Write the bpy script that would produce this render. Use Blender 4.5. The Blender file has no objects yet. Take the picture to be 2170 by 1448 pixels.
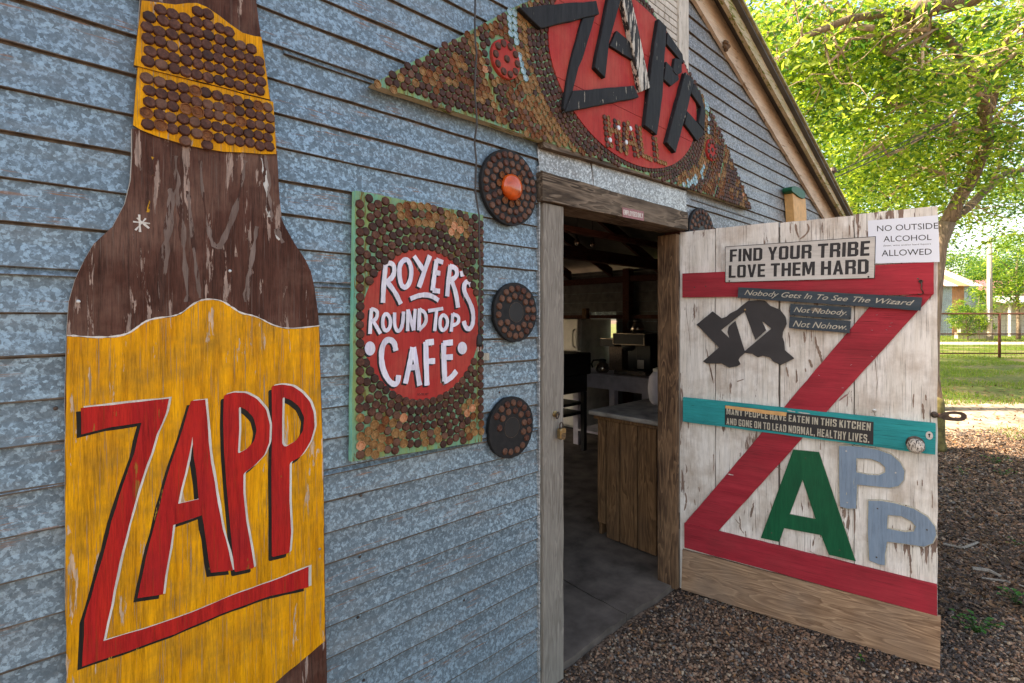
import bpy, math, random
import numpy as np
from mathutils import Matrix, Vector
from mathutils.geometry import tessellate_polygon
R = math.radians
random.seed(7); rng = np.random.default_rng(7)
S = bpy.context.scene
COL = S.collection

# ---------------------------------------------------------------- camera, world, sun, exposure
FPX, CX, HY, DIST = 1085.0, 1085.0, 675.0, 1.45       # focal length in px, principal x, horizon row, metres to the wall
EYE = 1.5236
YAW = math.pi/2 - math.atan((2242-CX)/FPX)
cam = bpy.data.cameras.new('camera'); cam_o = bpy.data.objects.new('camera', cam); COL.objects.link(cam_o)
cam.sensor_width = 36; cam.lens = 18; cam.shift_y = -(724-HY)/2170
cam.clip_start = .05; cam.clip_end = 2000
cam_o.location = (0, -DIST, EYE); cam_o.rotation_euler = (R(90), 0, -YAW)
S.camera = cam_o

SUN_EL, SUN_AZ = 44, -45          # azimuth in degrees from +Y towards +X
w = bpy.data.worlds.new('World'); S.world = w; w.use_nodes = True
wn = w.node_tree.nodes; wl = w.node_tree.links
bg = wn['Background']; sky = wn.new('ShaderNodeTexSky'); sky.sky_type = 'NISHITA'; sky.sun_disc = False
sky.sun_elevation = R(SUN_EL); sky.sun_rotation = R(SUN_AZ); sky.air_density = 1.0; sky.dust_density = 3.0; sky.ozone_density = .6
wl.new(sky.outputs[0], bg.inputs[0]); bg.inputs[1].default_value = 0.15
sl = bpy.data.lights.new('sun', 'SUN'); sl.energy = 4.5; sl.angle = R(.5); sl.color = (1, .94, .84)
so = bpy.data.objects.new('sun', sl); COL.objects.link(so)
sd = Vector((math.sin(R(SUN_AZ))*math.cos(R(SUN_EL)), math.cos(R(SUN_AZ))*math.cos(R(SUN_EL)), math.sin(R(SUN_EL))))
so.rotation_euler = sd.to_track_quat('Z', 'Y').to_euler(); so.location = (20, 20, 30)
S.view_settings.view_transform = 'Standard'; S.view_settings.look = 'None'
S.view_settings.gamma = 1; S.view_settings.exposure = 2.0
S.view_settings.use_white_balance = True; S.view_settings.white_balance_temperature = 8000; S.view_settings.white_balance_tint = 10
S.view_settings.use_curve_mapping = False
try:
    S.cycles.max_bounces = 8; S.cycles.transparent_max_bounces = 8
except Exception: pass

# ---------------------------------------------------------------- placing helpers
FW = Vector((math.sin(YAW), math.cos(YAW), 0)); RT = Vector((math.cos(YAW), -math.sin(YAW), 0))
CAMP = Vector((0, -DIST, EYE))
def ray(px, py): return FW + RT*((px-CX)/FPX) + Vector((0, 0, (HY-py)/FPX))
def atz(px, py, zd): return CAMP + ray(px, py)*zd
def gnd(px, py, z=0.0):
    d = ray(px, py); return CAMP + d*((z-EYE)/d.z)
def LD(lat, zd, z=0.0):
    p = Vector((0, -DIST, 0)) + FW*zd + RT*lat; p.z = z; return p
class Plane:
    """a vertical plane: u along it, v = height, h = towards the viewer. local x=u, y=-h, z=v"""
    def __init__(s, o, rz):
        s.o = Vector(o); s.rz = rz; s.M = Matrix.Translation(s.o) @ Matrix.Rotation(rz, 4, 'Z')
        s.U = (s.M.to_3x3() @ Vector((1,0,0))); s.N = (s.M.to_3x3() @ Vector((0,-1,0)))
    def uv(s, px, py, off=0.0):
        d = ray(px, py); t = (s.o + s.N*off - CAMP).dot(s.N)/d.dot(s.N)
        p = CAMP + d*t; q = p - s.o; return (q.dot(s.U), q.z)
WALL = Plane((0,0,0), 0)
hinge = CAMP + ray(1440, HY)*(DIST/ray(1440, HY).y)
dd = (FW*(-FPX) + RT*1540).normalized()
DOOR = Plane((hinge.x, hinge.y-.004, 0), math.atan2(dd.y, dd.x))
def crop(ox, oy, k, pts): return [(ox+x/k, oy+y/k) for x, y in pts]
C1 = lambda p: crop(0, 0, 3.014, p)
C2 = lambda p: crop(0, 480, 3.014, p)
C3 = lambda p: crop(0, 960, 2.967, p)
C4 = lambda p: crop(700, 0, 3.62, p)
C5 = lambda p: crop(1080, 0, 3.148, p)
C6 = lambda p: crop(720, 380, 2.336, p)
C7 = lambda p: crop(1130, 300, 3.149, p)
D1 = lambda p: crop(1420, 430, 3.39, p)
D2 = lambda p: crop(1420, 780, 3.39, p)
D3 = lambda p: crop(1420, 1080, 3.39, p)
def on(pl, pts, off=0.0): return [pl.uv(x, y, off) for x, y in pts]

# ---------------------------------------------------------------- materials
class NB:
    def __init__(s, name):
        s.m = bpy.data.materials.new(name); s.m.use_nodes = True
        s.t = s.m.node_tree; s.n = s.t.nodes; s.b = s.n['Principled BSDF']; s.out = s.n['Material Output']
        s.tc = s.n.new('ShaderNodeTexCoord')
    def L(s, a, b): s.t.links.new(a, b)
    def vec(s, sc=(1,1,1), rot=(0,0,0), src='Object', rnd=False):
        mp = s.n.new('ShaderNodeMapping'); s.L(s.tc.outputs[src], mp.inputs[0])
        mp.inputs['Scale'].default_value = sc; mp.inputs['Rotation'].default_value = rot
        if rnd:
            oi = s.n.new('ShaderNodeObjectInfo'); m = s.math('MULTIPLY', oi.outputs['Random'], 37.0)
            s.L(m, mp.inputs['Location'])
        return mp.outputs[0]
    def noise(s, v, scale, detail=4, rough=.55, dist=0.0):
        n = s.n.new('ShaderNodeTexNoise'); s.L(v, n.inputs['Vector'])
        n.inputs['Scale'].default_value = scale; n.inputs['Detail'].default_value = detail
        n.inputs['Roughness'].default_value = rough; n.inputs['Distortion'].default_value = dist
        return n.outputs['Fac'], n.outputs['Color']
    def vor(s, v, scale, feat='F1', rand=1.0):
        n = s.n.new('ShaderNodeTexVoronoi'); n.feature = feat; s.L(v, n.inputs['Vector'])
        n.inputs['Scale'].default_value = scale; n.inputs['Randomness'].default_value = rand
        return n
    def math(s, op, a, b=None, c=None):
        n = s.n.new('ShaderNodeMath'); n.operation = op
        for i, x in enumerate((a, b, c)):
            if x is None: continue
            if isinstance(x, (int, float)): n.inputs[i].default_value = x
            else: s.L(x, n.inputs[i])
        return n.outputs[0]
    def ramp(s, f, st, interp='LINEAR'):
        n = s.n.new('ShaderNodeValToRGB'); s.L(f, n.inputs[0]); r = n.color_ramp; r.interpolation = interp
        while len(r.elements) < len(st): r.elements.new(.5)
        for e, (p, c) in zip(r.elements, st):
            e.position = p; e.color = (c, c, c, 1) if isinstance(c, (int, float)) else (*c, 1)
        return n.outputs[0]
    def mix(s, f, a, b, mode='MIX'):
        n = s.n.new('ShaderNodeMix'); n.data_type = 'RGBA'; n.blend_type = mode
        for i, x in ((0, f), (6, a), (7, b)):
            if isinstance(x, (int, float)): n.inputs[i].default_value = x
            elif isinstance(x, tuple): n.inputs[i].default_value = (*x, 1)
            else: s.L(x, n.inputs[i])
        return n.outputs[2]
    def bump(s, h, st=.5, d=.002):
        n = s.n.new('ShaderNodeBump'); n.inputs['Strength'].default_value = st; n.inputs['Distance'].default_value = d
        s.L(h, n.inputs['Height']); s.L(n.outputs[0], s.b.inputs['Normal'])
    def set(s, col=None, rough=None, metal=None, spec=None):
        for k, x in (('Base Color', col), ('Roughness', rough), ('Metallic', metal), ('Specular IOR Level', spec)):
            if x is None: continue
            if isinstance(x, tuple): s.b.inputs[k].default_value = (*x, 1)
            elif isinstance(x, (int, float)): s.b.inputs[k].default_value = x
            else: s.L(x, s.b.inputs[k])
        return s.m
def mul(c, k): return tuple(min(1, x*k) for x in c)
def sw(x): return x

def m_plain(name, col, rough=.6, metal=0, var=.15, sc=20, spec=.4, bump=0):
    b = NB(name); v = b.vec(); f, _ = b.noise(v, sc, 5)
    c = b.ramp(f, [(.3, mul(col, 1-var)), (.7, mul(col, 1+var))])
    if bump: b.bump(f, bump, .002)
    return b.set(c, rough, metal, spec)
def m_galv(name, base=(.175,.245,.292), rust=.85, grime=.3, spec_k=1.0):
    b = NB(name); v = b.vec((1, .3, 1))
    _, nc = b.noise(v, 75, 5, .7)
    vv = b.n.new('ShaderNodeVectorMath'); vv.operation = 'MULTIPLY_ADD'
    b.L(nc, vv.inputs[0]); vv.inputs[1].default_value = (.020,.010,.020); b.L(v, vv.inputs[2])
    v1 = b.vor(vv.outputs[0], 125); v2 = b.vor(vv.outputs[0], 260)
    s1 = b.n.new('ShaderNodeSeparateColor'); b.L(v1.outputs['Color'], s1.inputs[0])
    s2 = b.n.new('ShaderNodeSeparateColor'); b.L(v2.outputs['Color'], s2.inputs[0])
    t = b.math('ADD', b.math('MULTIPLY', s1.outputs[0], .62), b.math('MULTIPLY', s2.outputs[1], .38))
    big, _ = b.noise(v, 2.2, 3)
    t = b.math('ADD', t, b.math('MULTIPLY', b.math('SUBTRACT', big, .5), .6))
    c = b.ramp(t, [(.15, mul(base, .56)), (.42, mul(base, .74)), (.57, mul(base, .90)), (.66, mul(base, 1.30)), (.9, mul(base, 1.75))])
    bl, _ = b.noise(b.vec((.8,1,1.6)), 1.4, 4, .6); c = b.mix(b.ramp(bl, [(.35, 0), (.7, .30)]), c, mul((.24,.27,.28), base[2]/.33))
    # chalky white bloom and brown grime
    g, _ = b.noise(b.vec((1.2, 1, 5)), 3.1, 6, .65)
    c = b.mix(b.ramp(g, [(.5, 0), (.75, grime)]), c, (.30,.27,.23))
    # thin rust scratches that run along the sheet
    r1, _ = b.noise(b.vec((9, 1, 190)), 1.0, 3, .6)
    r2, _ = b.noise(b.vec((1.3, 1, 4.5)), 1.7, 2)
    rr = b.math('MULTIPLY', b.ramp(r1, [(.58, 0), (.64, 1)]), b.ramp(r2, [(.52, 0), (.58, rust)]))
    c = b.mix(rr, c, (.27,.12,.055))
    b.bump(t, .12, .001)
    ro = b.ramp(t, [(.2, .62), (.8, .42)])
    b.set(c, ro, .30*spec_k, .4)
    return b.m
def m_wood(name, dark, light, axis='z', scale=1.0, rough=.85, contrast=1.0, grey=None):
    b = NB(name); st = {'x': (1,16,16), 'y': (16,1,16), 'z': (16,16,1)}[axis]
    st2 = {'x': (.7,5,5), 'y': (5,.7,5), 'z': (5,5,.7)}[axis]
    v = b.vec(tuple(a*scale for a in st), rnd=True); v2 = b.vec(tuple(a*scale for a in st2), rnd=True)
    lo, _ = b.noise(v2, 2.2, 3, .5, .6)
    rings = b.math('FRACT', b.math('MULTIPLY', lo, 9.0))
    rings = b.ramp(rings, [(0, 1), (.45, .55), (.85, .1), (1, 1)])
    f, _ = b.noise(v, 5, 7, .7)
    t = b.math('ADD', b.math('MULTIPLY', rings, .35*contrast), b.math('MULTIPLY', f, .75))
    c = b.ramp(t, [(.25, light), (.45, tuple((d+l)/2 for d, l in zip(dark, light))), (.75, dark)])
    big, _ = b.noise(b.vec(rnd=True), 3.0*scale, 3)
    c = b.mix(b.ramp(big, [(.42, 0), (.7, .55)]), c, grey if grey else mul(light, .75))
    b.bump(b.math('SUBTRACT', 1.0, t), .55, .003)
    return b.set(c, rough, 0, .25)
def m_paint(name, col, col2, under=(.16,.12,.09), axis='z', chip=.62, crack=.5, scale=1.0, rough=.65, dirt=(.2,.16,.12), dirt_amt=.35, rnd=True, mod=.35, big=3.5, grain=.35):
    b = NB(name); k = {'x': (1,7,7), 'y': (7,1,7), 'z': (7,7,1)}[axis]
    sc = tuple(a*scale for a in k); v = b.vec(sc, rnd=rnd); vi = b.vec((scale,)*3, rnd=rnd)
    f, _ = b.noise(v, 3.0, 6, .65); c = b.ramp(f, [(.35, col), (.68, col2)])
    g, _ = b.noise(vi, big, 6, .65)
    c = b.mix(b.ramp(g, [(.45, 0), (.72, dirt_amt)]), c, dirt)
    if grain:
        g1, _ = b.noise(b.vec(tuple(a*scale*(1.2 if a == 1 else 3.2) for a in k), rnd=rnd), 11, 6, .75); g2, _ = b.noise(b.vec(tuple(a*scale*(.5 if a == 1 else 1.6) for a in k), rnd=rnd), 4, 4, .6, .8)
        c = b.mix(1.0, c, b.ramp(b.math('ADD', b.math('MULTIPLY', g1, .6), b.math('MULTIPLY', g2, .4)), [(.30, 1+grain*.35), (.47, 1.0), (.70, 1-grain)]), 'MULTIPLY')
    ch, _ = b.noise(b.vec(tuple(a*scale*x for a, x in zip(k, (.9,.9,.9))), rnd=rnd), 5.5, 7, .62, .3)
    ch2, _ = b.noise(vi, 2.0, 2)
    cm = b.math('ADD', ch, b.math('MULTIPLY', b.math('SUBTRACT', ch2, .5), mod))
    chm = b.ramp(cm, [(chip, 0), (chip+.015, 1)])
    uf, _ = b.noise(v, 14, 5, .7); uc = b.ramp(uf, [(.3, mul(under, .6)), (.7, mul(under, 1.5))])
    c = b.mix(chm, c, uc)
    cr, _ = b.noise(b.vec(tuple(a*scale*(1 if a == 1 else 9) for a in k), rnd=rnd), 4.0, 5, .6)
    crm = b.ramp(cr, [(.60, 0), (.66, crack)])
    c = b.mix(crm, c, mul(under, .6))
    h = b.math('SUBTRACT', b.math('SUBTRACT', b.math('MULTIPLY', f, .3), b.math('MULTIPLY', chm, .6)), b.math('MULTIPLY', crm, .7))
    b.bump(h, .6, .0015)
    return b.set(c, rough, 0, .15)
def m_cap(name, cols, metal=.3, rough=.65):
    b = NB(name); v = b.vec((1,1,1), rnd=True)
    f, _ = b.noise(v, 160, 4, .7); oi = b.n.new('ShaderNodeObjectInfo')
    big, _ = b.noise(b.vec(src='Object', rnd=True), 45, 2)
    t = b.math('ADD', b.math('MULTIPLY', f, .55), b.math('MULTIPLY', big, .45))
    c = b.ramp(t, [(.3, cols[0]), (.5, cols[1]), (.7, cols[2])])
    b.bump(f, .4, .0006)
    return b.set(c, rough, metal, .4)
def m_leaf(name, col, trans):
    b = NB(name); b.set(col, .5, 0, .4)
    t = b.n.new('ShaderNodeBsdfTranslucent'); t.inputs[0].default_value = (*trans, 1)
    mx = b.n.new('ShaderNodeMixShader'); mx.inputs[0].default_value = .55
    b.L(b.b.outputs[0], mx.inputs[1]); b.L(t.outputs[0], mx.inputs[2]); b.L(mx.outputs[0], b.out.inputs[0])
    return b.m

M = {}
M['galv'] = m_galv('galvanised_tin')
M['galv_dull'] = m_galv('dull_galvanised_tin', (.225,.238,.248), .2, .6, .6)
M['lap_dirt_shade'] = m_plain('rusty_lap_dirt_shade', (.11,.085,.065), .9, 0, .5, 40)  # brown rust dirt, with the shadow line under each lap painted in
M['flashing'] = m_galv('zinc_flashing', (.36,.37,.37), .2, .4)
M['jamb'] = m_wood('weathered_grey_wood', (.09,.075,.06), (.36,.32,.27), 'z', 1.6, contrast=.5)
M['lintel'] = m_wood('weathered_brown_beam', (.045,.03,.02), (.30,.22,.155), 'x', 1.3, contrast=1.3)
M['jamb_brown'] = m_wood('brown_jamb_wood', (.06,.032,.018), (.34,.20,.11), 'z', 1.6, contrast=1.5)
M['planks'] = m_wood('stained_cabinet_wood', (.08,.040,.018), (.40,.22,.105), 'z', 1.2, contrast=.8, grey=(.11,.065,.04))
M['kick'] = m_wood('bare_pine', (.19,.105,.06), (.56,.36,.22), 'x', 1.3, contrast=.9, grey=(.22,.16,.12))
M['white'] = m_paint('peeling_white_paint', (.64,.59,.52), (.80,.76,.71), (.20,.135,.105), 'z', .655, .8, 1.25, dirt=(.40,.31,.24), dirt_amt=.8, mod=1.0, big=5.5)
M['red_x'] = m_paint('worn_red_paint', (.33,.022,.035), (.42,.035,.05), (.09,.02,.02), 'x', .72, .45, 1.1, dirt=(.14,.03,.03), dirt_amt=.4)
M['teal'] = m_paint('worn_teal_paint', (.01,.24,.25), (.012,.33,.33), (.01,.05,.05), 'x', .71, .7, 1.1, dirt=(.01,.13,.13), dirt_amt=.4)
M['rake'] = m_paint('peeling_tan_paint', (.60,.47,.36), (.70,.58,.46), (.28,.19,.13), 'x', .64, .35, 1.5, dirt=(.34,.23,.15), dirt_amt=.5)
M['moss'] = m_paint('mossy_board', (.46,.38,.24), (.58,.48,.34), (.16,.17,.03), 'x', .57, .4, 2.0, dirt=(.22,.22,.05), dirt_amt=.6)
M['offwhite'] = m_paint('weathered_offwhite', (.55,.50,.43), (.66,.62,.55), (.22,.18,.14), 'z', .62, .5, 2.0)
M['yellow'] = m_paint('worn_yellow_paint', (.64,.25,.006), (.88,.39,.010), (.50,.34,.22), 'z', .66, .9, 1.5, dirt=(.40,.19,.02), dirt_amt=.85, rnd=False, mod=.6, big=9, grain=.75)
M['brown'] = m_paint('worn_brown_paint', (.058,.019,.011), (.110,.044,.030), (.30,.21,.17), 'z', .61, .55, 1.5, dirt=(.20,.11,.08), dirt_amt=.75, rnd=False, grain=.9)
M['red'] = m_paint('brushed_red_paint', (.40,.012,.014), (.54,.022,.014), (.30,.10,.02), 'z', .70, .45, 1.6, dirt=(.25,.015,.02), dirt_amt=.5, grain=.6)
M['black_paint'] = m_paint('brushed_black_paint', (.012,.011,.010), (.025,.02,.015), (.35,.22,.03), 'z', .68, .1, 2.5, dirt=(.03,.025,.02))
M['white_paint'] = m_paint('brushed_white_paint', (.60,.55,.48), (.74,.70,.64), (.45,.30,.10), 'z', .68, .15, 2.5)
M['lilac_paint'] = m_paint('lilac_white_paint', (.66,.62,.74), (.82,.80,.84), (.50,.20,.16), 'z', .74, .12, 2.5)
M['sign_red'] = m_paint('sign_red_paint', (.36,.028,.026), (.44,.04,.032), (.12,.03,.02), 'z', .76, .25, 1.0, dirt=(.50,.14,.09), dirt_amt=.5, rnd=False)
M['letter_black'] = m_paint('charred_letter_wood', (.013,.013,.014), (.026,.026,.028), (.30,.27,.22), 'z', .665, .12, 2.2, dirt=(.03,.028,.026), dirt_amt=.3)
M['letter_bare'] = m_paint('flaking_letter_wood', (.02,.02,.02), (.045,.045,.045), (.50,.46,.40), 'z', .49, .4, 1.6, dirt=(.05,.045,.04))
M['sign_back'] = m_paint('mint_green_board', (.13,.36,.26), (.24,.30,.08), (.16,.13,.04), 'z', .56, .3, 2.0)
M['aqua'] = m_paint('aqua_board', (.16,.55,.45), (.30,.60,.34), (.25,.22,.1), 'z', .70, .3, 2.0)
M['disc'] = m_plain('black_disc_wood', (.010,.009,.009), .75, 0, .5, 40)
M['cap_dark'] = m_cap('rusty_cap', [(.030,.010,.006), (.085,.030,.018), (.18,.075,.048)])
M['cap_dark2'] = m_cap('dark_rusty_cap', [(.024,.010,.008), (.050,.020,.014), (.090,.040,.028)])
M['cap_brown'] = m_cap('brown_cap', [(.07,.030,.018), (.13,.058,.035), (.20,.095,.06)])
M['cap_rust'] = m_cap('orange_rust_cap', [(.07,.022,.009), (.18,.060,.018), (.30,.12,.04)])
M['cap_gold'] = m_cap('gold_cap', [(.10,.045,.015), (.26,.13,.045), (.46,.27,.11)], .25, .6)
M['cap_blue'] = m_cap('blue_cap', [(.14,.26,.30), (.30,.44,.48), (.60,.66,.66)], .3, .5)
M['cap_copper'] = m_cap('copper_cap', [(.25,.10,.045), (.50,.22,.11), (.75,.45,.28)], .3, .5)
M['cap_white'] = m_cap('white_cap', [(.40,.40,.42), (.60,.60,.62), (.72,.72,.74)], .2, .45)
M['lens'] = m_plain('orange_reflector', (.55,.075,.008), .12, 0, .3, 40, .7)
M['black'] = m_plain('black_plastic', (.010,.010,.011), .55, 0, .3)
M['cord'] = m_plain('grey_cord', (.05,.045,.042), .7, 0, .3)
M['texas'] = m_plain('charcoal_sheet', (.030,.026,.027), .6, 0, .25, 8)
M['sign_cream'] = m_paint('cream_sign', (.52,.48,.44), (.58,.55,.51), (.12,.08,.06), 'x', .80, .1, 1.0, dirt=(.30,.24,.2), dirt_amt=.4)
M['ink'] = m_plain('sign_ink', (.018,.015,.016), .6, 0, .3, 60)
M['paper'] = m_plain('paper', (.66,.69,.76), .8, 0, .03, 6)
M['slate'] = m_paint('slate_board', (.035,.05,.062), (.055,.07,.085), (.22,.16,.11), 'x', .70, .3, 2.0, dirt=(.07,.07,.07))
M['bare'] = m_wood('bare_chip_wood', (.13,.09,.07), (.36,.25,.19), 'z', 2.0, contrast=.6)
M['slate_text'] = m_plain('cream_text', (.42,.38,.30), .8, 0, .3, 90)
M['kitchen'] = m_plain('black_tin_sign', (.016,.017,.021), .45, 0, .3, 12)
M['tape'] = m_plain('orange_tape', (.62,.34,.13), .6, 0, .15, 30)
M['green'] = m_paint('green_paint', (.004,.085,.038), (.006,.115,.05), (.05,.06,.04), 'z', .78, .1, 1.5, rough=.4, dirt=(.01,.06,.03), dirt_amt=.4)
M['grey'] = m_paint('blue_grey_paint', (.18,.25,.33), (.23,.30,.38), (.45,.42,.30), 'z', .745, .12, 1.6, dirt=(.13,.16,.2), dirt_amt=.4)
M['rim'] = m_paint('worn_edge', (.40,.36,.28), (.62,.58,.46), (.08,.05,.03), 'z', .6, .3, 6)
M['pink'] = m_plain('faded_red_plate', (.30,.12,.12), .6, 0, .15, 60)
M['steel'] = m_plain('rusty_steel', (.075,.055,.045), .5, .6, .5, 60, bump=.3)
M['brass'] = m_plain('brass', (.30,.21,.10), .35, .8, .25, 80)
M['silver'] = m_plain('screw_metal', (.45,.45,.45), .35, .8, .3)
M['knob'] = m_paint('chipped_white_enamel', (.55,.48,.40), (.68,.62,.55), (.02,.015,.012), 'z', .56, .1, 9)
M['concrete'] = m_plain('stained_concrete', (.115,.092,.076), .85, 0, .5, 7, .3, .4)
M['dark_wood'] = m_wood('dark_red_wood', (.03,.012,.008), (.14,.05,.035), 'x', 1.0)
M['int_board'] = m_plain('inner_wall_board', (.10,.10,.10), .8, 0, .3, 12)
M['roof'] = m_plain('roof_tin', (.13,.12,.115), .5, .5, .3, 4)
M['shingle'] = m_plain('mossy_roof_edge', (.34,.31,.18), .9, 0, .5, 25)
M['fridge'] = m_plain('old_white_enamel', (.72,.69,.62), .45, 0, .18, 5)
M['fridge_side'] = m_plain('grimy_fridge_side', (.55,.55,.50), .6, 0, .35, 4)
M['table'] = m_plain('lilac_white_table', (.60,.56,.62), .6, 0, .2, 8)
M['stone_top'] = m_plain('grimy_countertop', (.26,.24,.22), .5, 0, .55, 9)
M['stainless'] = m_plain('stainless', (.42,.36,.30), .25, .9, .2)
M['foil'] = m_plain('foil', (.6,.6,.6), .2, 1, .4, 50, bump=1)
M['bark'] = m_wood('bark', (.05,.036,.025), (.36,.27,.19), 'z', .6, contrast=.9)
M['branch'] = m_plain('branch_bark', (.34,.25,.17), .9, 0, .45, 14, .2, .5)
M['leaf_a'] = m_leaf('leaf_green', (.09,.17,.02), (.30,.46,.03))
M['leaf_b'] = m_leaf('leaf_bright', (.19,.26,.035), (.66,.80,.09))
M['leaf_c'] = m_leaf('leaf_deep', (.035,.09,.02), (.09,.24,.03))
M['leaf_d'] = m_leaf('leaf_rust', (.20,.08,.02), (.35,.12,.02))
M['litter_a'] = m_plain('dry_leaf', (.12,.065,.032), .8, 0, .4, 30)
M['litter_b'] = m_plain('dry_leaf_dark', (.05,.03,.02), .8, 0, .4, 30)
M['litter_c'] = m_plain('dry_leaf_orange', (.24,.12,.05), .8, 0, .4, 30)
for i, c in enumerate([(.16,.095,.060), (.27,.165,.105), (.09,.062,.046), (.34,.25,.17), (.048,.034,.027), (.23,.12,.07), (.17,.15,.13)]):
    M['stone%d' % i] = m_plain('pebble_stone', c, .75, 0, .35, 90)
M['rusty_pipe'] = m_plain('rusty_pipe', (.14,.05,.03), .7, .2, .3, 30)
M['wire'] = m_plain('fence_wire', (.10,.07,.055), .6, .4, .2)

# ---------------------------------------------------------------- mesh helpers
def link(me, name, mats, parent=None, smooth=False):
    o = bpy.data.objects.new(name, me); COL.objects.link(o)
    if parent is not None: o.parent = parent
    for m in (mats if isinstance(mats, (list, tuple)) else [mats]):
        me.materials.append(M[m] if isinstance(m, str) else m)
    if smooth: me.polygons.foreach_set('use_smooth', [True]*len(me.polygons))
    return o
class MB:
    def __init__(s): s.v = []; s.f = []; s.mi = []
    def add(s, vs, fs, mi=0):
        n = len(s.v); s.v += [tuple(v) for v in vs]; s.f += [tuple(i+n for i in f) for f in fs]; s.mi += [mi]*len(fs); return s
    def box(s, x0, x1, y0, y1, z0, z1, mi=0, M4=None):
        vs = [Vector((x,y,z)) for x in (x0,x1) for y in (y0,y1) for z in (z0,z1)]
        if M4 is not None: vs = [M4 @ v for v in vs]
        return s.add(vs, [(0,1,3,2),(4,6,7,5),(0,4,5,1),(2,3,7,6),(0,2,6,4),(1,5,7,3)], mi)
    def tube(s, pts, r, seg=8, mi=0, cap=True):
        pts = [Vector(p) for p in pts]; n = len(pts); rs = r if isinstance(r, (list, tuple)) else [r]*n
        vs = []; ref = Vector((0,0,1))
        for i, p in enumerate(pts):
            d = (pts[min(i+1, n-1)] - pts[max(i-1, 0)])
            d = d.normalized() if d.length > 1e-9 else Vector((0,0,1))
            if i == 0:
                a = d.cross(ref)
                if a.length < .05: a = d.cross(Vector((1,0,0)))
            else: a = a - d*a.dot(d)
            a.normalize(); b = d.cross(a)
            for k in range(seg):
                t = 2*math.pi*k/seg; vs.append(p + (a*math.cos(t) + b*math.sin(t))*rs[i])
        fs = []
        for i in range(n-1):
            for k in range(seg):
                k2 = (k+1) % seg; fs.append((i*seg+k, i*seg+k2, (i+1)*seg+k2, (i+1)*seg+k))
        if cap: fs += [tuple(range(seg))[::-1], tuple(range((n-1)*seg, n*seg))]
        return s.add(vs, fs, mi)
    def lathe(s, prof, c, axis, seg=20, mi=0, a0=0):
        """prof: list of (radius, distance along axis); c: centre"""
        ax = Vector(axis).normalized(); a = ax.cross(Vector((0,0,1)))
        if a.length < .05: a = ax.cross(Vector((1,0,0)))
        a.normalize(); b = ax.cross(a); c = Vector(c); vs = []; fs = []
        for r, h in prof:
            for k in range(seg):
                t = 2*math.pi*k/seg + a0; vs.append(c + ax*h + (a*math.cos(t) + b*math.sin(t))*r)
        for i in range(len(prof)-1):
            for k in range(seg):
                k2 = (k+1) % seg; fs.append((i*seg+k, i*seg+k2, (i+1)*seg+k2, (i+1)*seg+k))
        fs += [tuple(range(seg))[::-1], tuple(range((len(prof)-1)*seg, len(prof)*seg))]
        return s.add(vs, fs, mi)
    def prism(s, cons, h0, h1, mi=0, mside=None):
        """contours (outer, holes...) in (u,v); solid from height h0 to h1 (towards viewer)"""
        polys = [[Vector((u, v, 0)) for u, v in c] for c in cons]
        tris = tessellate_polygon(polys); flat = [p for c in cons for p in c]; n = len(flat)
        vs = [(u, -h1, v) for u, v in flat] + [(u, -h0, v) for u, v in flat]
        def area(t):
            (a, b, c) = [flat[i] for i in t]; return (b[0]-a[0])*(c[1]-a[1])-(b[1]-a[1])*(c[0]-a[0])
        ft = [tuple(t) if area(t) > 0 else tuple(t)[::-1] for t in tris]
        s.add(vs, ft, mi); base = len(s.v)-2*n
        s.f += [tuple(base+n+i for i in t[::-1]) for t in ft]; s.mi += [mi]*len(ft)
        off = 0
        for ci, c in enumerate(cons):
            k = len(c); ar = sum(c[i][0]*c[(i+1)%k][1]-c[(i+1)%k][0]*c[i][1] for i in range(k))
            ccw = (ar > 0) == (ci == 0)
            for i in range(k):
                a, b2 = off+i, off+(i+1) % k
                q = (a, a+n, b2+n, b2) if ccw else (a, b2, b2+n, a+n)
                s.f.append(tuple(base+j for j in q)); s.mi.append(mi if mside is None else mside)
            off += k
        return s
    def build(s, name, mats, parent=None, org=(0,0,0), smooth=False, bevel=0, seg=1):
        me = bpy.data.meshes.new(name); ox, oy, oz = org
        me.from_pydata([(x-ox, y-oy, z-oz) for x, y, z in s.v], [], s.f); me.update()
        o = link(me, name, mats, parent, False)
        me.polygons.foreach_set('material_index', s.mi)
        if smooth: me.polygons.foreach_set('use_smooth', [True]*len(me.polygons))
        if bevel:
            bm = o.modifiers.new('bevel', 'BEVEL'); bm.width = bevel; bm.segments = seg; bm.limit_method = 'ANGLE'; bm.angle_limit = R(50)
        return o
def np_mesh(name, V, F, mats, mi=None, parent=None, smooth=False):
    me = bpy.data.meshes.new(name); V = np.asarray(V, np.float32); F = np.asarray(F, np.int32); k = F.shape[1]
    me.vertices.add(len(V)); me.vertices.foreach_set('co', V.ravel())
    me.loops.add(F.size); me.loops.foreach_set('vertex_index', F.ravel())
    me.polygons.add(len(F)); me.polygons.foreach_set('loop_start', np.arange(0, F.size, k, dtype=np.int32))
    o = link(me, name, mats, parent)
    if mi is not None: me.polygons.foreach_set('material_index', np.asarray(mi, np.int32))
    me.polygons.foreach_set('use_smooth', [smooth]*len(F))
    me.update(calc_edges=True); me.validate(); return o
def tag(o, label=None, cat=None, group=None, kind=None):
    for k, x in (('label', label), ('category', cat), ('group', group), ('kind', kind)):
        if x: o[k] = x
    return o
def empty(name, loc, rz=0, **kw):
    o = bpy.data.objects.new(name, None); COL.objects.link(o); o.location = loc; o.rotation_euler = (0, 0, rz)
    o.empty_display_size = .1; return tag(o, **kw)
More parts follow.
